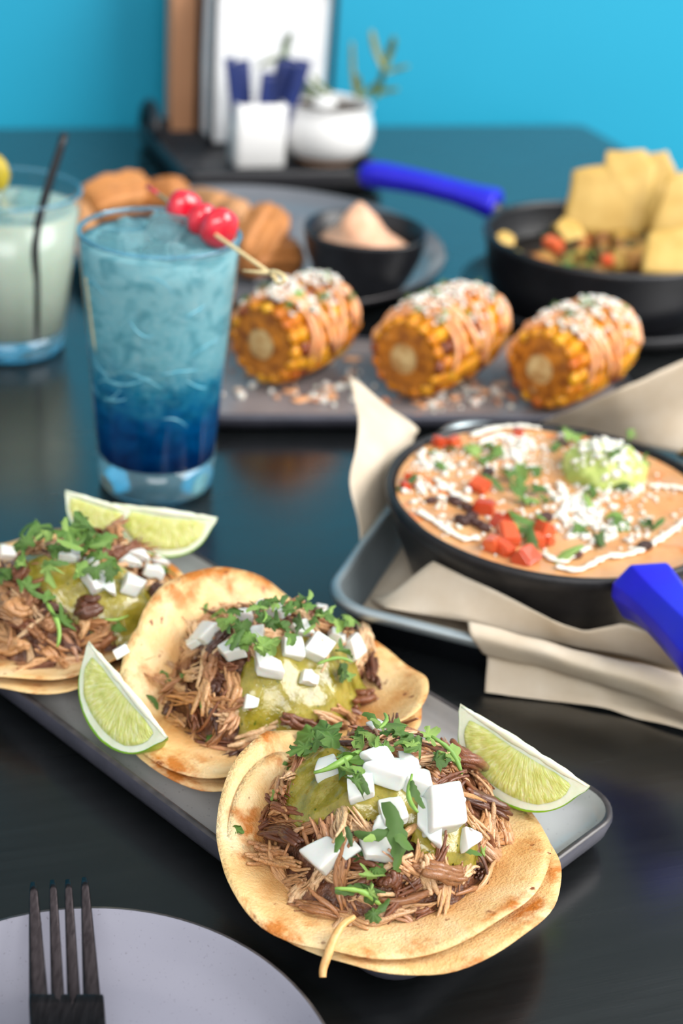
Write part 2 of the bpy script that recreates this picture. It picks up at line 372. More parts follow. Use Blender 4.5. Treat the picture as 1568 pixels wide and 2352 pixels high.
def rr_loft(rings, n=6, cap=(True, True)):
    """rings of (hx, hy, r, z)"""
    v = []; f = []; m = 4 * (n + 1)
    for hx, hy, r, z in rings:
        v += [(x, y, z) for x, y in rrect(hx, hy, max(r, 1e-4), n)]
    for j in range(len(rings) - 1):
        for k in range(m):
            f.append((j * m + k, j * m + (k + 1) % m, (j + 1) * m + (k + 1) % m, (j + 1) * m + k))
    if cap[0]: f.append(tuple(range(m))[::-1])
    if cap[1]: f.append(tuple((len(rings) - 1) * m + k for k in range(m)))
    return v, f


def frames(path):
    P = [Vector(p) for p in path]; T = []
    for i in range(len(P)):
        a = P[max(i - 1, 0)]; b = P[min(i + 1, len(P) - 1)]; d = (b - a); T.append(d.normalized() if d.length > 1e-9 else Vector((1, 0, 0)))
    up = Vector((0, 0, 1)) if abs(T[0].z) < 0.9 else Vector((1, 0, 0))
    N = []
    n = (up - T[0] * up.dot(T[0])).normalized()
    for t in T:
        n = (n - t * n.dot(t)).normalized(); N.append(n)
    return P, T, N


def tube(path, rad, n=8, flat=1.0, ridges=0, ramp_=0.0, cap=True):
    P, T, N = frames(path); v = []; f = []
    if not hasattr(rad, '__len__'): rad = [rad] * len(P)
    for i, p in enumerate(P):
        b = T[i].cross(N[i])
        for k in range(n):
            a = 2 * math.pi * k / n; rr = rad[i] * (1 + (ramp_ * math.cos(ridges * a) if ridges else 0))
            v.append(p + b * (rr * math.cos(a)) + N[i] * (rr * flat * math.sin(a)))
    for j in range(len(P) - 1):
        for k in range(n): f.append((j * n + k, j * n + (k + 1) % n, (j + 1) * n + (k + 1) % n, (j + 1) * n + k))
    if cap:
        f.append(tuple(range(n))[::-1]); f.append(tuple((len(P) - 1) * n + k for k in range(n)))
    return v, f


def join(*vf):
    v = []; f = []
    for a, b in vf:
        o = len(v); v += list(a); f += [tuple(i + o for i in q) for q in b]
    return v, f


def box(cx, cy, cz, sx, sy, sz):
    v = [(cx + sx * a / 2, cy + sy * b / 2, cz + sz * c / 2) for a in (-1, 1) for b in (-1, 1) for c in (-1, 1)]
    return v, [(0, 1, 3, 2), (4, 6, 7, 5), (0, 4, 5, 1), (2, 3, 7, 6), (0, 2, 6, 4), (1, 5, 7, 3)]


def ico(sub=2, r=1.0):
    bm = bmesh.new(); bmesh.ops.create_icosphere(bm, subdivisions=sub, radius=r)
    v = [x.co.copy() for x in bm.verts]; f = [tuple(q.index for q in p.verts) for p in bm.faces]; bm.free(); return v, f


def blob(sub, sx, sy, sz, amp, freq, seed):
    v, f = ico(sub); out = []
    for p in v:
        d = 1 + amp * mnoise.noise(p * freq + Vector((seed * 3.1, seed * 1.7, 0))) * 1.6
        out.append(Vector((p.x * sx * d, p.y * sy * d, p.z * sz * d)))
    return out, f


def rotz2(x, y, a): return x * math.cos(a) - y * math.sin(a), x * math.sin(a) + y * math.cos(a)


def catmull(P, per):
    P = [Vector(p) for p in P]; out = []
    for i in range(len(P) - 1):
        a = P[max(i - 1, 0)]; b = P[i]; c = P[i + 1]; d = P[min(i + 2, len(P) - 1)]
        for k in range(per):
            t = k / per
            out.append(0.5 * ((2 * b) + (c - a) * t + (2 * a - 5 * b + 4 * c - d) * t * t + (3 * b - a - 3 * c + d) * t ** 3))
    out.append(P[-1]); return out


def lerpline(P, per):
    P = [Vector(p) for p in P]; out = []
    for i in range(len(P) - 1):
        for k in range(per): out.append(P[i].lerp(P[i + 1], k / per))
    out.append(P[-1]); return out


def resample(P, n):
    P = [Vector(p) for p in P]; L = [0]
    for a, b in zip(P, P[1:]): L.append(L[-1] + (b - a).length)
    out = []
    for k in range(n):
        s = L[-1] * k / (n - 1); i = 0
        while i < len(L) - 2 and L[i + 1] < s: i += 1
        t = (s - L[i]) / max(L[i + 1] - L[i], 1e-9); out.append(P[i].lerp(P[i + 1], min(max(t, 0), 1)))
    return out


def basis_mat(o, x, z, s=1.0):
    z = Vector(z).normalized(); x = Vector(x); x = (x - z * x.dot(z))
    x = x.normalized() if x.length > 1e-8 else z.orthogonal().normalized(); y = z.cross(x)
    if not hasattr(s, '__len__'): s = (s, s, s)
    return Matrix(((x.x * s[0], y.x * s[1], z.x * s[2], o[0]), (x.y * s[0], y.y * s[1], z.y * s[2], o[1]), (x.z * s[0], y.z * s[1], z.z * s[2], o[2]), (0, 0, 0, 1)))


def solidify(o, th, offset=0):
    m = o.modifiers.new('solid', 'SOLIDIFY'); m.thickness = th; m.offset = offset; return o


def bevel(o, wdt, seg=2):
    m = o.modifiers.new('bevel', 'BEVEL'); m.width = wdt; m.segments = seg; m.limit_method = 'ANGLE'; return o


def subd(o, lv=1):
    m = o.modifiers.new('sub', 'SUBSURF'); m.levels = lv; m.render_levels = lv; return o


# ------------------------------------------------------------------ the setting
TA = math.radians(20.4); TX = Vector((math.cos(TA), math.sin(TA), 0)); TY = Vector((-math.sin(TA), math.cos(TA), 0))
CORNER = Vector((0.235, 1.693, 0))


def build_setting():
    c = CORNER + TY * 0.02
    v, f = box(0, 0.05, -0.08, 5.0, 0.1, 1.34)
    o = mk('wall_back', v, f, 'wall', smooth=False, loc=c - TX * 0.4); o.rotation_euler = (0, 0, TA)
    tag(o, 'bright turquoise painted wall behind the black table', None, kind='structure')
    v, f = box(0, 0.05, 1.22, 5.0, 0.1, 1.22)
    o = mk('wall_upper', v, f, 'wallup', smooth=False, loc=c - TX * 0.4); o.rotation_euler = (0, 0, TA)  # out of view; added because the near table top reflects something dark
    tag(o, 'unseen dark upper wall added for the dark reflections in the table', None, kind='structure')
    v, f = box(0, 0.045, 0.60, 5.0, 0.12, 0.02)
    o = mk('trim_1', v, f, 'wallup', smooth=False, loc=c - TX * 0.4); o.rotation_euler = (0, 0, TA)
    tag(o, 'unseen dark rail added between the turquoise and dark walls', None, kind='structure')
    v, f = box(0, 0, -0.78, 5.0, 4.6, 0.06)
    o = mk('floor', v, f, 'floor', smooth=False, loc=CORNER - TX * 0.4 - TY * 2.28); o.rotation_euler = (0, 0, TA)
    tag(o, 'grey floor under the black table', None, kind='structure')
    t = thing('dining_table', 'black stained wooden table carrying all the food and drinks', 'table', CORNER - TX * 0.85 - TY * 0.95 + Vector((0, 0, -0.75)), rz=TA)
    v, f = rr_loft([(0.846, 0.946, 0.012, 0.715), (0.85, 0.95, 0.014, 0.719), (0.85, 0.95, 0.014, 0.745), (0.8485, 0.9485, 0.0125, 0.749), (0.846, 0.946, 0.011, 0.75)])
    o = mk('table_top', v, f, 'table', t, smooth=False)
    v, f = box(0, 0, 0.68, 1.45, 1.65, 0.07); mk('apron', v, f, 'table', t, smooth=False)
    for sx in (-1, 1):
        for sy in (-1, 1):
            v, f = box(sx * 0.72, sy * 0.82, 0.34, 0.07, 0.07, 0.68); mk('leg', v, f, 'table', t, smooth=False)


build_setting()

# ------------------------------------------------------------------ taco plate
PO = Vector((0.02844, 0.36599, 0)); PU = Vector((0.744, -0.668, 0)); PV = Vector((0.668, 0.744, 0)); PA = math.atan2(-0.668, 0.744)


def puv(u, v, z=0): return PO + PU * u + PV * v + Vector((0, 0, z))


def rect_plate(name, label, hx, hy, loc, rz, inner='glaze', rimz=0.0165, cr=0.016):
    t = thing(name, label, 'plate', loc, rz=rz)
    out = [(hx - 0.012, hy - 0.012, cr - 0.006, 0.0), (hx - 0.008, hy - 0.008, cr - 0.004, 0.0004), (hx - 0.0035, hy - 0.0035, cr, 0.004), (hx - 0.001, hy - 0.001, cr, 0.0085), (hx, hy, cr, 0.0135), (hx - 0.0003, hy - 0.0003, cr, rimz - 0.0008)]
    v, f = rr_loft(out, 8, (True, False)); mk('body', v, f, 'stoneware', t)
    v, f = rr_loft([(hx - 0.0003, hy - 0.0003, cr, rimz - 0.0008), (hx - 0.0009, hy - 0.0009, cr, rimz - 0.0001), (hx - 0.0018, hy - 0.0018, cr - 0.001, rimz), (hx - 0.0028, hy - 0.0028, cr - 0.002, rimz - 0.0006)], 8, (False, False)); mk('rim', v, f, 'rim', t)
    v, f = rr_loft([(hx - 0.0028, hy - 0.0028, cr - 0.002, rimz - 0.0006), (hx - 0.0042, hy - 0.0042, cr - 0.003, rimz - 0.0042), (hx - 0.0065, hy - 0.0065, cr - 0.004, rimz - 0.0075), (hx - 0.011, hy - 0.011, cr - 0.006, 0.0066), (hx - 0.018, hy - 0.018, cr - 0.008, 0.006)], 8, (False, True)); mk('glazed_inside', v, f, inner, t)
    return t


rect_plate('serving_plate', 'long grey rectangular plate with dark sides holding three tacos', 0.1545, 0.067, puv(-0.1505, 0.067), PA)

# ------------------------------------------------------------------ small edible pieces (shared mesh data)
POOL = {}


def pool_mesh(key, vf, mat, smooth=True, uv=None):
    o = mk(key, vf[0], vf[1], mat, smooth=smooth, uv=uv); me = o.data; bpy.data.objects.remove(o)
    bm = bmesh.new(); bm.from_mesh(me); bmesh.ops.recalc_face_normals(bm, faces=bm.faces); bm.to_mesh(me); bm.free()
    return me


def strand_vf(L, r, seed, n=6, wig=0.25, seg=9, flat=0.6):
    rr = random.Random(seed); p = []; rad = []
    a, b = rr.uniform(-1, 1), rr.uniform(-0.6, 1); ph = rr.uniform(0, 6)
    for k in range(seg):
        t = k / (seg - 1); x = (t - 0.5) * L
        p.append((x, wig * L * (a * (t - 0.5) ** 2 * 1.6 + 0.12 * math.sin(5 * t + ph)), wig * L * (b * (0.25 - (t - 0.5) ** 2) + 0.10 * math.cos(4 * t + ph))))
        rad.append(r * (0.30 + 0.9 * math.sin(math.pi * min(max(t * 0.92 + 0.05, 0), 1)) ** 0.6) * rr.uniform(0.75, 1.2))
    return tube(p, rad, n, flat)


def chunk_vf(L, wd, h, seed):
    v, f = ico(3); out = []
    for p in v:
        q = Vector((p.x * 1.6 + seed * 4.7, p.y * 7.5, p.z * 7.5)); d = 1 + 0.42 * mnoise.noise(q) + 0.2 * mnoise.noise(Vector((p.x * 3, p.y * 2, p.z * 2 + seed)))
        bx = 1 + 0.22 * mnoise.noise(Vector((p.y * 6, p.z * 6, seed * 2.2)))
        out.append(Vector((p.x * L / 2 * bx, p.y * wd / 2 * d, p.z * h / 2 * d + 0.10 * L * (p.y * p.x))))
    return out, f


def bundle_vf(Lb, wd, seed, path=None):
    """torn muscle: a bent clump of fibres that frays at its ends"""
    rr = random.Random(seed); parts = []; bend, lift = rr.uniform(-38, 38), rr.uniform(-10, 30); nf = rr.randint(9, 13); tw = rr.uniform(-120, 120)
    for j in range(nf):
        a0 = 2.399 * j + rr.uniform(-.3, .3); q = math.sqrt((j + .2) / nf); L1 = Lb * rr.uniform(.55, 1.05) * (1.12 if j % 4 == 0 else 1); sx = rr.uniform(-.16, .16) * Lb; fr = rr.uniform(.1, 1.0); r0 = wd * rr.uniform(.22, .40) * (0.6 if j % 4 == 0 else 1)
        pts = []; rad = []; ph = rr.uniform(0, 6); w1 = rr.uniform(.02, .07) * Lb
        for i in range(11):
            t = i / 10; x = (t - .5) * L1 + sx; u = abs(x / Lb) * 2; sp = (0.75 + fr * u * u * 0.7) * wd * q; aa = a0 + tw * x * .2
            y, z = sp * math.cos(aa), sp * .62 * math.sin(aa); wv = math.sin(7 * t + ph) * w1 * .5 + math.sin(13 * t + ph * 2) * w1 * .2
            pts.append((x, y + bend * x * x + wv, z - lift * x * x + .6 * wv)); rad.append(r0 * (0.25 + 0.85 * math.sin(math.pi * (.06 + .88 * t)) ** .7) * rr.uniform(.8, 1.2))
        parts.append(tube(pts, rad, 6, .85))
    return join(*parts)


def make_pools():
    for mt in ('pork', 'porkdark'):
        L = []
        for k in range(6): L.append(pool_mesh('pork_shred', strand_vf(0.015 + 0.003 * k, 0.0008 + 0.00012 * (k % 4), 10 + k, 6, 0.45, 12), mt))
        for k in range(14): L.append(pool_mesh('pork_shred', bundle_vf(R.uniform(0.012, 0.023), R.uniform(0.0022, 0.0042), 300 + k), mt))
        POOL[mt] = L
    # onion dice: curved, skewed layers with thin and thick ends
    L = []
    for k in range(12):
        rr = random.Random(50 + k); bm = bmesh.new(); bmesh.ops.create_cube(bm, size=1.0)
        bmesh.ops.subdivide_edges(bm, edges=list(bm.edges), cuts=2, use_grid_fill=True)
        sk = rr.uniform(-0.45, 0.45); tp = rr.uniform(0.35, 0.95); cv = rr.uniform(0.1, 0.5); th = rr.uniform(0.42, 0.66); wx = rr.uniform(0.75, 1.1); cut = rr.uniform(-0.35, 0.35)
        for v in bm.verts:
            x, y, z = v.co; x = x * wx + sk * y; y = y * (1 + (tp - 1) * (x + 0.5)) + cut * x * (1 if y > 0 else 0.2); z = z * th * (1 + 0.35 * x * cut)
            v.co = Vector((x, y, z + cv * (0.22 - x * x)))
        bmesh.ops.bevel(bm, geom=[e for e in bm.edges if len(e.link_faces) == 2 and e.calc_face_angle() > 0.9], offset=0.085, segments=3, affect='EDGES', profile=0.5)
        vf = ([v.co.copy() for v in bm.verts], [tuple(q.index for q in p.verts) for p in bm.faces]); bm.free()
        L.append(pool_mesh('onion_piece', vf, 'onion', smooth=True))
    POOL['onion'] = L
    # cilantro
    L = []
    for k in range(12):
        rr = random.Random(70 + k); n = 40; v = [(0, 0, 0)]; f = []; rings = 4
        bendx, bendy = rr.uniform(-1.1, 0.9), rr.uniform(-1.3, 0.9); lob = 3 if k % 2 else 5; ph = rr.uniform(0, 6)
        for j in range(1, rings + 1):
            for i in range(n):
                a = 2 * math.pi * i / n
                rad = (0.62 + 0.26 * abs(math.cos(lob * a / 2)) ** 0.8 + 0.07 * math.cos(lob * 3 * a + ph)) * (0.55 if abs(a - math.pi) < 0.35 else 1) * 0.5 * (1 + 0.55 * mnoise.noise(Vector((1.3 * math.cos(a), 1.3 * math.sin(a), 3.7 * k))))
                s = j / rings; x, y = rad * s * math.cos(a), rad * s * math.sin(a) * 0.85
                z = bendx * x * x * 1.6 + bendy * y * y * 1.8 + 0.05 * math.sin(9 * a + ph) * s * s - 0.10 * abs(y) * rr.uniform(0.8, 1)
                if k % 3 == 1: x = min(x, 0.10 + 0.25 * y)
                if k % 3 == 2: y = max(y, -0.08 + 0.3 * x)
                v.append((x, y, z))
        for i in range(n): f.append((0, 1 + i, 1 + (i + 1) % n))
        for j in range(rings - 1):
            for i in range(n): f.append((1 + j * n + i, 1 + (j + 1) * n + i, 1 + (j + 1) * n + (i + 1) % n, 1 + j * n + (i + 1) % n))
        L.append(pool_mesh('cilantro_leaf', (v, f), 'leaf'))
    POOL['leaf'] = L
    # chopped strips of leaf
    L = []
    for k in range(6):
        rr = random.Random(90 + k); nx, ny = 12, 3; v = []; f = []; cv = rr.uniform(-0.6, 0.6); tw = rr.uniform(-1.2, 1.2)
        for i in range(nx + 1):
            t = i / nx; wd = (0.10 + 0.07 * rr.random()) * math.sin(math.pi * (0.12 + 0.8 * t)) ** 0.7
            for j in range(ny + 1):
                s = (j / ny - 0.5) * 2 * wd; x = t - 0.5; a = tw * x
                v.append((x, cv * (x * x - 0.1) + s * math.cos(a), 0.5 * rr.uniform(0.95, 1) * (0.12 - x * x * 0.6) + s * math.sin(a) - abs(s) * 0.3))
        for i in range(nx):
            for j in range(ny): f.append((i * 4 + j, i * 4 + j + 1, (i + 1) * 4 + j + 1, (i + 1) * 4 + j))
        L.append(pool_mesh('cilantro_strip', (v, f), 'leaf'))
    POOL['strip'] = L
    L = []
    for k in range(4): L.append(pool_mesh('cilantro_stem', strand_vf(1.0, 0.05, 200 + k, 7, 0.3, 10, 0.9), 'stem'))
    POOL['stem'] = L
    # crumbs
    POOL['crumb'] = [pool_mesh('cheese_crumb', blob(1, 0.5, 0.42, 0.38, 0.35, 1.6, k), 'crumb') for k in range(6)]
    POOL['spice'] = [pool_mesh('spiced_crumb', blob(1, 0.5, 0.45, 0.3, 0.4, 1.6, 20 + k), 'spice') for k in range(5)]
    # tomato dice
    L = []
    for k in range(5):
        rr = random.Random(120 + k); bm = bmesh.new(); bmesh.ops.create_cube(bm, size=1.0)
        for v in bm.verts: v.co = Vector((v.co.x * rr.uniform(0.7, 1.2), v.co.y * rr.uniform(0.6, 1.0), v.co.z * rr.uniform(0.5, 0.8)))
        bmesh.ops.bevel(bm, geom=list(bm.edges), offset=0.09, segments=2, affect='EDGES')
        vf = ([v.co.copy() for v in bm.verts], [tuple(q.index for q in p.verts) for p in bm.faces]); bm.free()
        L.append(pool_mesh('tomato_piece', vf, 'tomato', smooth=False))
    POOL['tomato'] = L
    POOL['bean'] = [pool_mesh('black_bean', blob(2, 0.5, 0.33, 0.3, 0.1, 1.2, k), 'bean') for k in range(3)]
    POOL['chunk'] = [pool_mesh('vegetable_chunk', blob(2, 0.5, 0.42, 0.38, 0.3, 1.7, 40 + k), 'chunk') for k in range(7)]


make_pools()


# ------------------------------------------------------------------ tacos
class Taco:
    def __init__(s, label, u, v, Rt, cl, cr, base, mu, mv, ma, mb, H, seed, ov=(0.004, 0.003), edge=0.007, yf=0.0):
        s.yf = yf
        s.o = thing('taco', label, 'taco', puv(u, v), 'tacos on the long grey plate', PA)
        s.u, s.v, s.R, s.cl, s.cr, s.base, s.edge = u, v, Rt, cl, cr, base, edge
        s.m = (mu - u, mv - v, ma, mb); s.H = H; s.seed = seed; s.ov = ov; s.blobs = []

    def tz(s, x, y, k=1.0):
        r = math.hypot(x, y) / s.R; th = math.atan2(y, x)
        z = s.base + s.edge * r * r + 0.0013 * r * r * math.sin(3 * th + s.seed) + 0.0012 * r ** 3 * math.sin(7 * th + 2 * s.seed)
        q = min(max((abs(x) / s.R - 0.30) / 0.70, 0), 1.3)
        z += (s.cl * min(1, max(0.1, 1 - s.yf * (y / s.R + 0.1))) if x < 0 else s.cr) * k * q ** 1.6
        return z + 0.0010 * mnoise.noise(Vector((x * 60, y * 60, s.seed)))

    def rho(s, x, y):
        mx, my, a, b = s.m; dx, dy = (x - mx) / a, (y - my) / b
        return math.hypot(dx, dy) * (1 + 0.16 * mnoise.noise(Vector((x * 45, y * 45, s.seed + 9))))

    def surf(s, x, y):
        g = max(0.0, 1 - s.rho(x, y) ** 2.2) ** 0.75
        z = s.tz(x, y)
        if g > 0: z += s.H * g + 0.0035 * min(1, g * 3) * mnoise.noise(Vector((x * 95, y * 95, s.seed + 4)))
        return z

    def normal(s, x, y, e=0.003):
        n = Vector((s.surf(x - e, y) - s.surf(x + e, y), s.surf(x, y - e) - s.surf(x, y + e), 2 * e)); return n.normalized()

    def hit(s, px, py, lift=0.0):
        d = pxray(px, py); inv = s.o.matrix_basis.inverted()
        t0 = (0.09 - CAM_H) / d[2]; t1 = (0.004 - CAM_H) / d[2]; n = 220
        for k in range(n + 1):
            p = inv @ Vector(CAM + d * (t0 + (t1 - t0) * k / n))
            inside = math.hypot(p.x, p.y) < s.R * 1.02
            if p.z < (s.surf(p.x, p.y) + lift if inside else 0.006): return p
        return p

    def tortilla(s, name, dz, dx, dy, k, rot, Rs):
        nr, na, th = 16, 88, 0.0017; v = []; uv = []; f = []

        def ring(side):
            base = len(v)
            for j in range(nr + 1):
                for i in range(na):
                    a = 2 * math.pi * i / na; rr = s.R * Rs * (j / nr) * (1 + 0.022 * math.sin(3 * a + rot) + 0.030 * mnoise.noise(Vector((2.5 * math.cos(a), 2.5 * math.sin(a), s.seed + rot))))
                    x, y = rr * math.cos(a), rr * math.sin(a)
                    cx = x * (1 - 0.10 * k * ((s.cl if x < 0 else s.cr) / 0.03) * max(0, abs(x) / s.R - 0.3))
                    ed = (1 - (j / nr) ** 24)
                    z = s.tz(x, y, k) + dz + (side * th / 2) * (0.25 + 0.75 * ed)
                    v.append((cx + dx, y + dy, z)); uv.append((x / s.R, y / s.R))
            return base
        b0 = ring(1); b1 = ring(-1)
        for b, fl in ((b0, 0), (b1, 1)):
            for j in range(nr):
                for i in range(na):
                    q = (b + j * na + i, b + (j + 1) * na + i, b + (j + 1) * na + (i + 1) % na, b + j * na + (i + 1) % na)
                    f.append(q[::-1] if fl else q)
        for i in range(na): f.append((b0 + nr * na + i, b1 + nr * na + i, b1 + nr * na + (i + 1) % na, b0 + nr * na + (i + 1) % na))
        return mk(name, v, f, 'tortilla', s.o, uv=uv)

    def build(s, N, seed):
        rr = random.Random(seed)
        s.tortilla('tortilla', 0, 0, 0, 1.0, 0.0, 1.0)
        s.tortilla('under_tortilla', -0.0023, s.ov[0], s.ov[1], 0.86, 2.0, 1.0)
        # pork bed
        n = 44; v = []; idx = {}; f = []; mx, my, a, b = s.m
        for i in range(n + 1):
            for j in range(n + 1):
                x, y = mx + a * 1.2 * (2 * i / n - 1), my + b * 1.2 * (2 * j / n - 1)
                if s.rho(x, y) < 1.06: idx[i, j] = len(v); v.append((x, y, s.surf(x, y) - 0.0012))
        for i in range(n):
            for j in range(n):
                q = [(i, j), (i + 1, j), (i + 1, j + 1), (i, j + 1)]
                if all(c in idx for c in q): f.append(tuple(idx[c] for c in q))
        mk('pork_bed', v, f, 'mound', s.o)
        # shreds
        k = 0
        while k < N:
            ang = rr.uniform(0, 2 * math.pi); rad = math.sqrt(rr.random()) * 1.06
            x, y = mx + a * rad * math.cos(ang), my + b * rad * math.sin(ang)
            if s.field(x, y) > 0.25: k += 1; continue
            nrm = s.normal(x, y, 0.005); tan = Vector((rr.uniform(-1, 1), rr.uniform(-1, 1), 0)); tan = (tan - nrm * tan.dot(nrm)).normalized()
            nn = (nrm + Vector((rr.uniform(-.4, .4), rr.uniform(-.4, .4), rr.uniform(-.2, .2)))).normalized()
            me = rr.choice(POOL['porkdark' if rr.random() < 0.27 else 'pork'])
            p = Vector((x, y, s.surf(x, y) + rr.uniform(-0.0002, 0.0022)))
            inst('pork_shred', me, s.o, basis_mat(p, tan, nn, rr.uniform(0.7, 1.25))); k += 1

    def field(s, x, y):
        t = 0.0
        for bx, by, r in s.blobs:
            d = ((x - bx) ** 2 + (y - by) ** 2) / (r * r)
            if d < 4: t += math.exp(-d * 1.3)
        return t - 0.35

    def salsa(s, px):
        for x, y, r in px:
            p = s.hit(x, y, 0.003); s.blobs.append((p.x, p.y, r))
        xs = [b[0] for b in s.blobs]; ys = [b[1] for b in s.blobs]
        st = 0.0010; x0, x1, y0, y1 = min(xs) - 0.02, max(xs) + 0.02, min(ys) - 0.02, max(ys) + 0.02
        nx, ny = int((x1 - x0) / st), int((y1 - y0) / st); idx = {}; v = []; f = []

        def smooth_surf(x, y):
            return (s.surf(x, y) * 2 + s.surf(x + .003, y) + s.surf(x - .003, y) + s.surf(x, y + .003) + s.surf(x, y - .003)) / 6
        for i in range(nx + 1):
            for j in range(ny + 1):
                x, y = x0 + i * st, y0 + j * st; fd = s.field(x, y) + 0.10 * mnoise.noise(Vector((x * 160, y * 160, 3)))
                if fd > -0.05:
                    q = min(max(fd + 0.05, 0) / 0.45, 1)
                    idx[i, j] = len(v); v.append((x, y, smooth_surf(x, y) - 0.0008 + 0.0050 * math.sqrt(1 - (1 - q) ** 2) + 0.0012 * q * mnoise.noise(Vector((x * 130, y * 130, 8)))))
        for i in range(nx):
            for j in range(ny):
                q = [(i, j), (i + 1, j), (i + 1, j + 1), (i, j + 1)]
                if all(c in idx for c in q): f.append(tuple(idx[c] for c in q))
        mk('salsa_verde', v, f, 'salsa', s.o)

    def onions(s, L, seed):
        rr = random.Random(seed)
        for px, py, sz in L:
            p = s.hit(px, py + sz * 0.12, 0.0045); m = sz / F_PX * 0.52
            n = (s.normal(p.x, p.y, 0.006) + Vector((rr.uniform(-.35, .35), rr.uniform(-.35, .35), 0.3))).normalized()
            t = Vector((rr.uniform(-1, 1), rr.uniform(-1, 1), 0))
            inst('onion_piece', rr.choice(POOL['onion']), s.o, basis_mat(p + n * m * 0.12, t, n, (m * 1.05, m * 0.95, m * 1.0)))

    def greens(s, L, seed, lift=0.005):
        rr = random.Random(seed)
        L = list(L) + [(('strip' if rr.random() < .4 else 'leaf'), q[1] + rr.uniform(-24, 24), q[2] + rr.uniform(-14, 18), q[3] * .68) + tuple(q[4:]) for q in L if (q[4] if len(q) > 4 else lift) >= .005]
        cdir = s.o.matrix_basis.to_3x3().inverted() @ Vector((0, -0.6, 0.8))
        for it in L:
            kind, px, py, sz = it[:4]; lf = it[4] if len(it) > 4 else lift
            p = s.hit(px, py, lf + (.004 if lf >= .005 else 0)); m = sz / F_PX * (0.64 if kind == 'leaf' else 0.6)
            n = (s.normal(p.x, p.y, 0.006) * 0.7 + cdir * 0.5 + Vector((rr.uniform(-.55, .55), rr.uniform(-.55, .55), rr.uniform(-.1, .3)))).normalized()
            t = Vector((rr.uniform(-1, 1), rr.uniform(-1, 1), 0))
            inst({'leaf': 'cilantro_leaf', 'strip': 'cilantro_strip', 'stem': 'cilantro_stem'}[kind], rr.choice(POOL[kind]), s.o, basis_mat(p + n * 0.0008, t, n, m))


def shreds_at(tc, L, seed):
    """single pieces of pork picked out along two picture points"""
    rr = random.Random(seed)
    for (x0, y0, x1, y1, r, mt, lift) in L:
        pts = [tc.hit(x0 + (x1 - x0) * k / 6 + rr.uniform(-4, 4), y0 + (y1 - y0) * k / 6 + rr.uniform(-4, 4), lift) for k in range(7)]
        pts = catmull(pts, 3); n = len(pts); parts = []
        Ps, Ts, Ns = frames(pts); nf = 3 if r < .0022 else 9
        for j in range(nf):
            a0 = 2.399 * j; q = math.sqrt((j + .2) / nf) * r * .8; i0 = rr.randint(0, n // 4); i1 = n - rr.randint(0, n // 4); sub = []; rad = []; ph = rr.uniform(0, 6); fr = rr.uniform(0, .8)
            for i in range(i0, i1):
                t = (i - i0) / max(1, i1 - 1 - i0); bq = Ts[i].cross(Ns[i]); sp = q * (1 + fr * abs(2 * i / n - 1) ** 2)
                sub.append(Ps[i] + bq * (sp * math.cos(a0) + r * .25 * math.sin(6 * t + ph)) + Ns[i] * (sp * .7 * math.sin(a0) + r * .2 * math.cos(5 * t + ph))); rad.append(r * (.36 if nf > 3 else .62) * (0.25 + 0.85 * math.sin(math.pi * (.06 + .88 * t)) ** .6) * rr.uniform(.8, 1.2))
            parts.append(tube(sub, rad, 7, .85))
        v, f = join(*parts); fixn(mk('pork_shred', v, f, mt, tc.o))


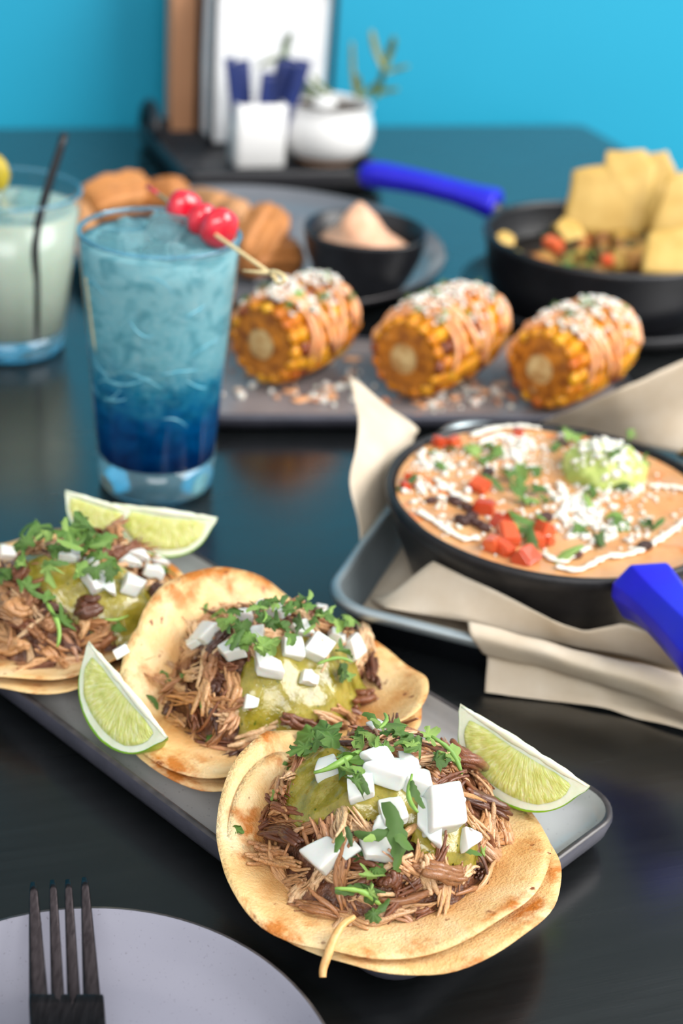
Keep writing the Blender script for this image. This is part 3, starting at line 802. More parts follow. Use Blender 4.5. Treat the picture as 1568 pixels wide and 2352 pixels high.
def build_tacos():
    # front taco
    a = Taco('front taco with the largest onion pieces, at the open corner of the grey plate', -0.044, 0.042, 0.061, 0.021, 0.004, 0.0145, -0.047, 0.047, 0.040, 0.047, 0.034, 1.3, (0.007, 0.001), yf=1.6)
    a.salsa([(710, 1740, .010), (705, 1800, .009), (720, 1840, .007), (770, 1800, .010), (830, 1810, .010), (900, 1820, .009), (760, 1740, .010), (1030, 1915, .008), (1060, 1900, .008), (985, 1930, .006), (960, 1830, .008)])
    a.build(275, 11)
    a.onions([(755, 1762, 62), (868, 1752, 84), (905, 1775, 88), (950, 1800, 80), (830, 1800, 66), (900, 1862, 66), (880, 1892, 56), (1012, 1850, 100), (985, 1882, 72), (1030, 1835, 64), (750, 1957, 78), (800, 1940, 52), (866, 1945, 64), (1076, 1922, 56), (865, 1668, 40), (940, 1760, 56)], 3)
    a.greens([('leaf', 636, 1765, 90, .002), ('leaf', 640, 1830, 60, .002), ('leaf', 541, 1906, 46, .001), ('leaf', 715, 1690, 100), ('leaf', 750, 1680, 90), ('leaf', 790, 1735, 60), ('stem', 782, 1760, 120), ('leaf', 830, 1700, 66), ('leaf', 850, 1690, 60), ('stem', 885, 1660, 80, .012), ('leaf', 905, 1680, 70), ('leaf', 930, 1700, 84), ('leaf', 960, 1720, 70), ('leaf', 1000, 1748, 80), ('stem', 1030, 1730, 100), ('leaf', 815, 1795, 64, .009), ('leaf', 800, 1770, 52, .009), ('leaf', 880, 1720, 56), ('leaf', 700, 1720, 80),
              ('strip', 905, 1918, 130, .008), ('stem', 940, 1826, 90, .012), ('strip', 860, 1915, 80, .008), ('strip', 780, 1935, 60, .012), ('leaf', 830, 1965, 46, .003), ('leaf', 848, 2010, 56), ('leaf', 858, 2045, 60), ('stem', 826, 2050, 100), ('strip', 872, 2090, 56), ('strip', 1085, 1960, 40), ('leaf', 980, 1690, 52), ('strip', 855, 1655, 60, .008), ('leaf', 905, 1995, 34, .004)], 5)
    shreds_at(a, [(605, 1905, 700, 1935, .0034, 'porkdark', .004), (560, 1960, 690, 1990, .0028, 'pork', .003), (570, 1940, 660, 1960, .0018, 'pork', .004), (650, 2070, 800, 2100, .0026, 'pork', .002), (800, 2120, 960, 2080, .0028, 'pork', .002), (940, 1990, 1060, 2010, .0040, 'pork', .005), (970, 1960, 1000, 2060, .0030, 'pork', .005), (1030, 1720, 1120, 1770, .0050, 'porkdark', .004), (620, 1855, 700, 1870, .0018, 'porkdark', .004), (1120, 1840, 1140, 1950, .0020, 'pork', .003), (690, 2080, 850, 2130, .0018, 'pork', .002), (900, 2000, 885, 2040, .0040, 'porkdark', .003)], 8)
    # the loose strand hanging over the front edge
    P = [at(815, 2105, 0.027), at(785, 2125, 0.026), at(765, 2160, 0.0245), at(752, 2195, 0.022), at(742, 2225, 0.019), at(741, 2245, 0.017)]
    inv = a.o.matrix_basis.inverted(); pts = catmull([inv @ p for p in P], 4); n = len(pts)
    v, f = tube(pts, [0.0013 * (0.6 + 0.5 * math.sin(math.pi * (k / n) ** 0.7) + 0.3 * (k / n)) for k in range(n)], 8, 0.8); fixn(mk('pork_shred', v, f, 'porkgold', a.o))
    # middle taco
    b = Taco('middle taco on the grey plate, salsa running down its front', -0.136, 0.076, 0.0635, 0.029, 0.017, 0.013, -0.143, 0.080, 0.036, 0.045, 0.033, 4.1, (0.004, -0.004))
    b.salsa([(585, 1600, .008), (595, 1650, .007), (650, 1580, .011), (710, 1550, .011), (770, 1560, .010), (800, 1540, .010), (660, 1620, .008), (735, 1585, .008), (610, 1540, .009), (690, 1500, .010), (780, 1500, .008)])
    b.build(240, 12)
    b.onions([(480, 1452, 72), (452, 1468, 52), (535, 1490, 64), (605, 1520, 70), (668, 1482, 70), (725, 1482, 70), (805, 1482, 72), (706, 1556, 52), (575, 1608, 46), (640, 1405, 44), (560, 1412, 46), (605, 1390, 40), (690, 1440, 50), (590, 1455, 50), (770, 1460, 44), (740, 1400, 36)], 4)
    b.greens([('leaf', 520, 1425, 56, .009), ('leaf', 552, 1440, 56, .009), ('leaf', 590, 1395, 52, .009), ('leaf', 625, 1382, 52, .009), ('leaf', 660, 1400, 60, .009), ('leaf', 700, 1392, 60, .009), ('leaf', 738, 1415, 60, .009), ('leaf', 775, 1435, 60, .009), ('leaf', 800, 1420, 46, .009), ('leaf', 640, 1440, 64, .010), ('leaf', 570, 1465, 60, .010), ('leaf', 618, 1478, 76, .012), ('leaf', 690, 1432, 56, .010), ('leaf', 785, 1545, 64, .006), ('stem', 768, 1515, 84, .008), ('strip', 590, 1400, 52, .011), ('strip', 650, 1380, 52, .011), ('strip', 710, 1370, 46, .011), ('strip', 545, 1470, 60, .011), ('leaf', 540, 1405, 42, .009), ('strip', 760, 1405, 46, .010), ('leaf', 670, 1460, 50, .011), ('stem', 610, 1420, 60, .013),
              ('strip', 375, 1558, 76, .0015), ('leaf', 425, 1552, 46, .0015), ('strip', 352, 1612, 46, .0015), ('strip', 470, 1606, 50, .0015), ('leaf', 480, 1700, 40, .0015), ('leaf', 505, 1680, 34, .0015), ('strip', 415, 1495, 60, .001), ('leaf', 460, 1395, 66, .002), ('leaf', 500, 1410, 60, .002), ('leaf', 440, 1425, 50, .001)], 6)
    shreds_at(b, [(520, 1720, 640, 1665, .0036, 'pork', .003), (545, 1740, 690, 1690, .0034, 'porkdark', .002), (640, 1640, 720, 1670, .0030, 'porkdark', .004), (490, 1500, 480, 1580, .0036, 'pork', .003), (540, 1530, 530, 1640, .0034, 'pork', .004), (510, 1620, 500, 1690, .0020, 'pork', .003), (800, 1610, 860, 1600, .0044, 'porkdark', .003), (760, 1620, 830, 1665, .0026, 'pork', .003), (720, 1640, 800, 1670, .0026, 'pork', .003), (820, 1400, 850, 1500, .0030, 'pork', .003), (850, 1500, 860, 1580, .0030, 'porkdark', .003), (480, 1540, 500, 1600, .0020, 'porkdark', .003)], 9)
    # rear taco
    c = Taco('rear taco at the far end of the grey plate, most leafy cilantro on top', -0.240, 0.052, 0.0600, 0.008, 0.011, 0.014, -0.240, 0.052, 0.038, 0.046, 0.034, 7.7, (0.003, -0.005))
    c.salsa([(85, 1300, .008), (120, 1335, .008), (170, 1350, .009), (230, 1368, .010), (290, 1388, .011), (330, 1400, .009), (312, 1430, .007), (50, 1290, .007), (368, 1372, .006), (200, 1310, .010), (280, 1330, .010)])
    c.build(240, 13)
    c.onions([(15, 1268, 56), (155, 1276, 56), (215, 1330, 62), (245, 1335, 52), (300, 1342, 74), (350, 1312, 64), (300, 1288, 44), (322, 1274, 42), (365, 1288, 44), (280, 1495, 44), (210, 1290, 40)], 5)
    c.greens([('leaf', 80, 1210, 100, .010), ('leaf', 110, 1222, 70, .010), ('leaf', 150, 1225, 84, .012), ('leaf', 195, 1205, 110, .012), ('leaf', 175, 1220, 84, .012), ('leaf', 230, 1282, 84, .010), ('leaf', 262, 1295, 76, .010), ('leaf', 112, 1300, 92, .008), ('leaf', 66, 1350, 66, .006), ('leaf', 60, 1250, 60, .008), ('leaf', 130, 1258, 70, .010), ('leaf', 205, 1252, 70, .010), ('leaf', 180, 1310, 60, .008), ('leaf', 380, 1312, 56, .006), ('stem', 132, 1430, 120, .005), ('stem', 268, 1425, 60, .006), ('leaf', 15, 1310, 60, .006), ('leaf', 235, 1240, 84, .012), ('strip', 160, 1255, 70, .012), ('strip', 210, 1310, 60, .010), ('leaf', 55, 1290, 56, .008), ('strip', 100, 1370, 60, .006)], 7)
    shreds_at(c, [(0, 1390, 70, 1395, .0060, 'pork', .004), (170, 1400, 240, 1385, .0058, 'porkdark', .004), (60, 1430, 110, 1470, .0030, 'pork', .004), (0, 1485, 70, 1480, .0048, 'pork', .002), (90, 1480, 150, 1530, .0030, 'pork', .003), (205, 1400, 185, 1470, .0024, 'pork', .006), (200, 1500, 260, 1450, .0040, 'pork', .003), (350, 1350, 385, 1375, .0044, 'porkdark', .005), (260, 1205, 275, 1240, .0034, 'pork', .008), (100, 1440, 130, 1420, .0034, 'pork', .005), (30, 1330, 60, 1300, .0044, 'porkdark', .005)], 10)
    return a, b, c


TACOS = build_tacos()


for (px, py, s_, lab) in ((276, 1768, 26, 'curled green herb fleck on bare plate below the leaning lime'), (411, 1887, 22, 'herb fleck lying at the long near rim of the taco plate'), (361, 1823, 16, 'dark fleck alone on the bare middle of the taco plate')):
    o = inst('herb_fleck', R.choice(POOL['strip']), None, basis_mat(at(px, py, .0068), (1, .2, 0), (0, 0, 1), s_ / F_PX * .6)); tag(o, lab, 'herb', 'herb flecks on the taco plate')


# ------------------------------------------------------------------ lime wedges
def lime_wedge(label, A, B, C, ang, flip=1):
    A, B, C = Vector(A), Vector(B), Vector(C); mid = (A + B) / 2; ex = (B - A).normalized(); a = (B - A).length / 2
    d = C - mid; d = d - ex * d.dot(ex); b = d.length; d.normalize(); n = ex.cross(d)
    if n.dot(Vector(CAM) - mid) < 0: n = -n
    # rotate d away from the viewer about the core axis
    base = Vector((mid.x, mid.y, min(A.z, B.z, C.z)))
    t = thing('lime_wedge', label, 'lime', base, 'lime wedges on the taco plate')

    def P(phi, s, om, off=0.0):
        dd = d * math.cos(om) - n * math.sin(om); nn = n * math.cos(om) + d * math.sin(om)
        nip = 1 + 0.10 * math.exp(-((math.sin(phi)) / 0.16) ** 2)
        return mid - base + ex * (-a * 0.93 * math.cos(phi) * nip) + dd * (s * b * math.sin(phi) ** 0.86) + nn * off
    W = math.radians(ang); N, K = 36, 12
    # rind: thin curved shell with its cut edge
    v = []; f = []
    for layer, s in ((0, 1.0), (1, 0.955)):
        for k in range(K + 1):
            for i in range(N + 1): v.append(P(math.pi * i / N, s * (1 + (0.004 * mnoise.noise(Vector((i * .7, k * .9, a * 99))) if layer == 0 else 0)), W * k / K))
    q = (K + 1) * (N + 1)
    for k in range(K):
        for i in range(N):
            e = k * (N + 1) + i; f += [(e, e + 1, e + N + 2, e + N + 1), (q + e, q + e + N + 1, q + e + N + 2, q + e + 1)]
    for k in (0, K):
        for i in range(N):
            e = k * (N + 1) + i; f.append((e, e + 1, q + e + 1, q + e))
    fixn(mk('rind', v, f, 'rind', t))
    # pith: both cut faces and the core edge
    v = []; f = []
    for om in (0, W):
        o0 = len(v)
        for j in range(7):
            for i in range(N + 1): v.append(P(math.pi * i / N, 0.958 * j / 6, om, 0.0002 * mnoise.noise(Vector((i * .8, j * .9, 2))) * (1 if om == 0 else -1)))
        for j in range(6):
            for i in range(N):
                e = o0 + j * (N + 1) + i; f.append((e, e + 1, e + N + 2, e + N + 1))
    pi_ = mk('pith', v, f, 'pith', t)
    v, f = tube([P(math.pi * (0.03 + 0.94 * i / 20), 0.0, 0) + (d - n * 0.3) * 0.0008 for i in range(21)], [0.0011 * (0.4 + math.sin(math.pi * i / 20)) * R.uniform(0.7, 1.25) for i in range(21)], 7); mk('core', v, f, 'pith', pi_)
    for om, sg in ((0, 1), (W, -1)):
        v = []; f = []; uv = []; J, I = 14, 30
        for j in range(J + 1):
            for i in range(I + 1):
                ph = math.pi * (0.17 + 0.66 * i / I); e = min(1, 5 * min(i / I, 1 - i / I)) ** 0.5
                s0, s1 = 0.14 + 0.14 * (1 - e), 0.56 + 0.27 * e; s = s0 + (s1 - s0) * j / J
                edge = min(1, 6 * min(j / J, 1 - j / J)) * min(1, 8 * min(i / I, 1 - i / I))
                v.append(P(ph, s, om, sg * (0.0003 + 0.0007 * edge ** 0.5 + 0.0003 * mnoise.noise(Vector((i * .5, j * .3, 5))))))
                x, y = -math.cos(ph), s * math.sin(ph) ** 0.86; aa = math.atan2(y + 0.12, x); uv.append((aa / math.pi, math.hypot(x, y)))
        for j in range(J):
            for i in range(I):
                e = j * (I + 1) + i; f.append((e, e + 1, e + I + 2, e + I + 1))
        mk('pulp', v, f, 'pulp', t, uv=uv)
    return t


lime_wedge('lime wedge beside the front taco at the open end of the plate', at(1060, 1618, .046), at(1352, 1803, .040), at(1152, 1846, .0215), 62)
lime_wedge('lime wedge leaning on the middle taco with its wet face up', at(206, 1474, .040), at(384, 1690, .031), at(212, 1680, .0165), 50)
lime_wedge('pale lime wedge behind the rear taco, nearest the blue drink', at(262, 1156, .042), at(497, 1188, .042), at(378, 1282, .022), 50)
lime_wedge('partly hidden lime wedge whose tip rises behind the rear taco', at(152, 1126, .048), at(300, 1172, .044), at(212, 1235, .030), 50)


# ------------------------------------------------------------------ dinner plate and fork
def side_plate():
    t = thing('side_plate', 'round lavender grey speckled plate in the near corner with a fork', 'plate', (-0.0638, 0.304, 0))
    r = 0.0812
    v, f = lathe([(0.0, 0.0), (0.048, 0.0), (0.052, 0.0012), (0.066, 0.0045), (0.0775, 0.0115), (r - 0.0006, 0.0158)], 96); f = [q for q in f if len(q) == 4]; mk('body', v, f, 'stoneware', t)
    v, f = lathe([(r - 0.0006, 0.0158), (r, 0.0166), (r - 0.0004, 0.0172), (r - 0.0013, 0.0172)], 96); f = [q for q in f if len(q) == 4]; mk('rim', v, f, 'rim', t)
    v, f = lathe([(r - 0.0013, 0.0172), (r - 0.004, 0.0152), (0.0715, 0.0098), (0.064, 0.0066), (0.054, 0.0056), (0.03, 0.0054), (0.0001, 0.0054)], 96); f = [q for q in f if len(q) == 4]; mk('glazed_inside', v, f, 'glaze2', t)


side_plate()


def fork():
    b = at(153, 2330, .021)
    t = thing('fork', 'dark steel fork lying across the lavender grey plate', 'fork', b)
    roots = [(91, 50), (135, 34), (172, 34), (214, 46)]; tips = [(76, 2026), (121, 2021), (156, 2020), (194, 2015)]
    for (rx, rw), (tx, ty) in zip(roots, tips):
        pts = []; rad = []
        for k in range(15):
            s = k / 14; px = rx + (tx - rx) * s; py = 2345 + (ty - 2345) * s
            pts.append(at(px, py, 0.0194 + 0.0108 * s ** 1.6) - b); rad.append((rw * (1 - s) ** 0.8 + 17 * s) / 2 / F_PX * 0.44 * (0.75 if k == 14 else 0.3 if k == 0 else 1))
        v, f = tube(pts, rad, 10, 0.26); fixn(mk('tine', v, f, 'fork', t))
    rows = []
    for py, x0, x1, z in ((2286, 66, 238, .0206), (2310, 66, 240, .0203), (2352, 68, 243, .0203), (2420, 84, 246, .0212), (2500, 120, 236, .0235), (2570, 150, 222, .0255)):
        rows.append([at(x0 + (x1 - x0) * k / 6, py, z - 0.0010 * math.sin(math.pi * k / 6)) - b for k in range(7)])
    v = [p for r in rows for p in r]; f = []
    for j in range(len(rows) - 1):
        for k in range(6): f.append((j * 7 + k, j * 7 + k + 1, (j + 1) * 7 + k + 1, (j + 1) * 7 + k))
    o = mk('head', v, f, 'fork', t); solidify(o, 0.0018); bevel(o, 0.0006, 2)
    pts = [at(186, 2560, .0255) - b, at(192, 2700, .029) - b, at(205, 2900, .030) - b, at(230, 3300, .022) - b, at(260, 3900, .012) - b]
    pts = catmull(pts, 5); n = len(pts); v, f = tube(pts, [0.0046 + 0.004 * (k / n) ** 2 for k in range(n)], 10, 0.35); fixn(mk('handle', v, f, 'fork', t))


fork()


# ------------------------------------------------------------------ glasses
def glass_body(t, r0, r1, h, base_t, wall=0.0008):
    n = 96
    v, f = lathe([(0.0001, 0.0012), (r0 - 0.007, 0.0010), (r0 - 0.004, 0.0), (r0 - 0.0012, 0.0005), (r0, 0.003), (r0 + (r1 - r0) * base_t / h, base_t), (r0 + (r1 - r0) * base_t / h - wall, base_t), (r0 - 0.0062, base_t - 0.0035), (r0 * 0.45, base_t - 0.005), (0.0001, base_t - 0.005)], n); f = [q for q in f if len(q) == 4]
    fixn(mk('base', v, f, 'glassbase', t))
    rb = r0 + (r1 - r0) * base_t / h
    v, f = lathe([(rb, base_t), (rb + (r1 - rb) * .5, base_t + (h - base_t) * .5), (r1, h - 0.0012)], n); f = [q for q in f if len(q) == 4]
    wg = mk('wall_of_glass', v, f, 'glass', t)
    # the thick polished lip
    v = []; f = []; v, f = lathe([(r1 - 0.0001, h - 0.0016), (r1 + 0.0002, h - 0.0009), (r1 - 0.0004, h), (r1 - 0.0011, h + 0.0002), (r1 - 0.0018, h), (r1 - 0.0024, h - 0.0009), (r1 - 0.0021, h - 0.0016), (r1 - 0.0001, h - 0.0016)], n); f = [q for q in f if len(q) == 4]
    mk('lip', v, f, 'glassbase', wg)


def ice_vf(s, seed):
    rr = random.Random(seed); bm = bmesh.new(); bmesh.ops.create_cube(bm, size=s)
    for v in bm.verts: v.co = Vector((v.co.x * rr.uniform(.8, 1.15), v.co.y * rr.uniform(.8, 1.15), v.co.z * rr.uniform(.7, 1.1)))
    bmesh.ops.bevel(bm, geom=list(bm.edges), offset=s * 0.11, segments=3, affect='EDGES')
    vf = ([v.co.copy() for v in bm.verts], [tuple(q.index for q in p.verts) for p in bm.faces]); bm.free(); return vf


def pint():
    G = Vector((-0.104, 0.737, 0)); r0, r1, h, bt = 0.031, 0.0418, 0.1435, 0.020
    t = thing('pint_glass', 'tall tapered pint glass full of bright blue iced cocktail', 'glass', G)
    glass_body(t, r0, r1, h, bt)
    d = thing('blue_cocktail', 'blue cocktail fading to cloudy aqua inside the pint glass', 'drink', G)
    ri = lambda z: r0 + (r1 - r0) * z / h - 0.0010
    top = 0.1372; prof = [(0.0001, bt - 0.0045), (r0 * 0.45, bt - 0.0045), (r0 - 0.0066, bt - 0.003), (ri(bt), bt + 0.0006)] + [(ri(bt + (top - bt) * k / 10), bt + (top - bt) * k / 10) for k in range(1, 11)]
    n = 96; v, f = lathe(prof, n); f = [q for q in f if len(q) == 4]
    o0 = (len(prof) - 1) * n
    for j in range(5, -1, -1):
        rr = ri(top) * j / 6; b = len(v)
        for k in range(n):
            a = 2 * math.pi * k / n; x, y = max(rr, 1e-4) * math.cos(a), max(rr, 1e-4) * math.sin(a); v.append((x, y, top + 0.0006 * mnoise.noise(Vector((x * 90, y * 90, 1)))))
        for k in range(n): f.append((o0 + k, o0 + (k + 1) % n, b + (k + 1) % n, b + k))
        o0 = b
    fixn(mk('liquid', v, f, 'bluedrink', d))
    rr = random.Random(5)
    spots = [(-0.016, -0.008, top - 0.003, .021), (0.006, -0.018, top - 0.004, .020), (0.002, 0.012, top - 0.003, .022), (-0.018, 0.016, top - 0.005, .018), (0.020, 0.004, top - 0.006, .018)]
    for k in range(5):
        x, y, z, s = spots[k]; v, f = ice_vf(s, k)
        o = mk('ice_cube', v, f, 'ice', d, smooth=False, loc=(x, y, z)); o.rotation_euler = (rr.uniform(-.5, .5), rr.uniform(-.5, .5), rr.uniform(0, 3))
    # slivers of ice frozen against the wall of the glass
    for k in range(16):
        a = rr.uniform(-2.85, -0.25); z = rr.uniform(0.052, 0.126); rad = ri(z) - 0.0003; da = rr.uniform(0.3, 0.9) * rr.choice((-1, 1)); dz = rr.uniform(-0.010, 0.010); cv = rr.uniform(-0.004, 0.004)
        pts = [((ri(z + dz * s) - 0.0002) * math.cos(a + da * s), (ri(z + dz * s) - 0.0002) * math.sin(a + da * s), z + dz * s + cv * s * (1 - s) * 4) for s in [i / 8 for i in range(9)]]
        v, f = tube(pts, [0.00055 * (0.3 + math.sin(math.pi * (i + .3) / 8.6)) for i in range(9)], 6); mk('ice_sliver', v, f, 'frost', d)
    # thin bamboo stick inside the drink
    s = thing('bamboo_stick', 'thin bamboo stick standing inside the blue drink', 'stick', G)
    A, B = at(219, 640, .1255), at(234, 792, .090)
    P = []
    for k in range(8):
        z = 0.122 - 0.040 * k / 7; a = math.radians(-151 + 7 * k / 7); P.append(((ri(z) + 0.0001) * math.cos(a), (ri(z) + 0.0001) * math.sin(a), z))
    v, f = tube(P, [0.0009] * 6 + [0.0008, 0.0002], 8); mk('shaft', v, f, 'bamboo', s)
    # pick with cherries across the rim
    A, B = at(338, 428, .1462), at(612, 622, .1462); ax = (B - A).normalized()
    p = thing('cocktail_pick', 'knotted bamboo pick with three red cherries across the pint rim', 'cocktail pick', (A + B) / 2)
    c0 = (A + B) / 2
    v, f = tube([A - c0, A.lerp(B, 0.1) - c0], [0.0011, 0.0012], 10); mk('red_tip', v, f, 'redtip', p)
    v, f = tube([A.lerp(B, 0.1) - c0, A.lerp(B, 0.5) - c0, B + ax * 0.002 - c0], [0.00095, 0.001, 0.001], 10); mk('skewer', v, f, 'bamboo', p)
    for k, (px, py, sx, sr) in enumerate(((424, 482, .0074, .0108), (466, 506, .0062, .0092), (503, 524, .0080, .0112))):
        q = at(px, py, .1475) if k != 1 else at(px, py, .1470)
        vv, ff = ico(3); out = []
        for w_ in vv:
            dd = 1 + 0.10 * mnoise.noise(w_ * 1.6 + Vector((k * 5, 0, 0))) - 0.10 * max(0, w_.x) ** 8 - 0.10 * max(0, -w_.x) ** 8
            out.append(Vector((w_.x * sx * dd, w_.y * sr * dd * 0.92, w_.z * sr * dd)))
        o = mk('cherry', out, ff, 'cherry', p); o.matrix_local = basis_mat(q - c0, ax + Vector((0, 0, 0.25 - 0.2 * k)), Vector((0.25 * (k - 1), 0, 1)))
    # knot of split bamboo
    K = at(628, 632, .1460) - c0; pts = []
    for k in range(25):
        a = 2 * math.pi * k / 24; pts.append(K + ax * (0.0035 + 0.0062 * math.cos(a)) + Vector((-ax.y, ax.x, 0)) * (0.0012 * math.sin(2 * a)) + Vector((0, 0, 0.0024 * math.sin(a))))
    v, f = tube(pts, 0.0012, 8, 0.6); mk('knot', v, f, 'bamboo', p)
    v, f = tube([K - ax * 0.003, K - ax * 0.0075 + Vector((-0.005, -0.0012, -0.0010)), K - ax * 0.010 + Vector((-0.010, -0.0026, -0.001))], [0.0011, 0.0009, 0.0005], 8); mk('loose_end', v, f, 'bamboo', p)


pint()


def tumbler():
    G = Vector((-0.2275, 0.916, 0)); r0, r1, h, bt = 0.0352, 0.0485, 0.106, 0.015
    t = thing('tumbler', 'short tapered tumbler of pale citrus cocktail at the frame edge', 'glass', G)
    glass_body(t, r0, r1, h, bt)
    d = thing('citrus_cocktail', 'cloudy pale green cocktail filling the short tumbler', 'drink', G)
    ri = lambda z: r0 + (r1 - r0) * z / h - 0.0010
    top = 0.093; prof = [(0.0001, bt - 0.0045), (r0 - 0.0066, bt - 0.003), (ri(bt), bt + 0.0006), (ri(0.05), 0.05), (ri(top), top), (ri(top) - 0.004, top + 0.0004), (0.0001, top)]
    v, f = lathe(prof, 72); f = [q for q in f if len(q) == 4]; fixn(mk('liquid', v, f, 'palebrew', d))
    rr = random.Random(3)
    for x, y, s in ((-0.012, -0.014, .022), (0.014, 0.012, .022), (-0.02, 0.018, .02), (0.004, -0.030, .016)):
        v, f = ice_vf(s, int(s * 9999)); o = mk('ice_cube', v, f, 'ice', d, smooth=False, loc=(x, y, top - 0.003)); o.rotation_euler = (rr.uniform(-.5, .5), rr.uniform(-.5, .5), rr.uniform(0, 3))
    b = Vector((-0.2035, 0.8895, 0.0135))
    s = thing('drinking_straw', 'black plastic straw standing in the pale cocktail', 'straw', b)
    A = Vector((-0.2045, 0.8905, 0.0165)); Bm = Vector((-0.2000, 0.8812, 0.0915)); Ct = at(147, 312, .1465)
    v, f = tube(catmull([A - b, A.lerp(Bm, .5) - b, Bm - b, Ct - b], 6), 0.0026, 14); mk('straw_tube', v, f, 'rubber', s)
    v, f = lathe([(.0026, 0), (.0028, .0004), (.0028, .0012), (.0017, .0012), (.0016, 0)], 14); f = [q for q in f if len(q) == 4]; mk('open_end', v, f, 'rubber', s, loc=Ct - b)
    g = thing('citrus_garnish', 'yellow green fruit wedge on the rim of the pale drink', 'garnish', at(-12, 400, .106))
    v, f = blob(2, .010, .006, .013, .2, 1.2, 3); mk('flesh', v, f, 'pineapple', g)
    v, f = tube([(-.009, 0.004, -.010), (-.012, .005, 0), (-.008, .005, .012)], [.002, .003, .002], 8); mk('rind', v, f, 'rind', g)


tumbler()


# ------------------------------------------------------------------ sheet tray, parchment, skillet of queso
TRA = math.radians(-17.0); RX = Vector((math.cos(TRA), math.sin(TRA), 0)); RY = Vector((-math.sin(TRA), math.cos(TRA), 0))
TR0 = Vector((-0.009, 0.589, 0))     # front left corner of the rim


def tr(x, y, z=0): return TR0 + RX * x + RY * y + Vector((0, 0, z))


def sheet_tray():
    hx, hy = 0.165, 0.118; t = thing('sheet_tray', 'rolled edge aluminium tray lined with brown parchment', 'tray', tr(hx, hy), rz=TRA)
    th = 0.0012
    v, f = rr_loft([(hx - 0.012, hy - 0.012, .016, 0.0), (hx - 0.011, hy - 0.011, .017, 0.0), (hx - 0.0045, hy - 0.0045, .021, 0.019)], 8, (True, False)); mk('outer_shell', v, f, 'steelshade', t)
    v, f = rr_loft([(hx - 0.0055, hy - 0.0055, .020, 0.019), (hx - 0.012, hy - 0.012, .016, 0.0012)], 8, (False, True)); mk('inner_pan', v, f, 'steel', t)
    rings = []
    for k in range(11):
        a = math.pi * (1.35 - 1.7 * k / 10); rr = 0.0030; rings.append((hx - 0.003 + rr * math.cos(a), hy - 0.003 + rr * math.cos(a), .023 + rr * math.cos(a), 0.0188 + rr * math.sin(a)))
    v, f = rr_loft(rings, 8, (False, False)); mk('rolled_rim', v, f, 'steel', t)


sheet_tray()


def patch(rows, n, per, smooth_v, crumple, seed):
    """surface through rows of points; returns verts, faces"""
    rs = [resample(r, n) for r in rows]
    cols = []
    for k in range(n):
        c = [r[k] for r in rs]; cols.append(catmull(c, per) if smooth_v else lerpline(c, per))
    m = len(cols[0]); v = []; f = []
    for k in range(n):
        for j in range(m):
            p = cols[k][j]; v.append(p + Vector((0, 0, 1)) * crumple * (mnoise.noise(p * 55 + Vector((seed, 0, 0))) + 0.9 * abs(mnoise.noise(p * 38 + Vector((0, seed, 0))))) )
    for k in range(n - 1):
        for j in range(m - 1): f.append((k * m + j, k * m + j + 1, (k + 1) * m + j + 1, (k + 1) * m + j))
    return v, f


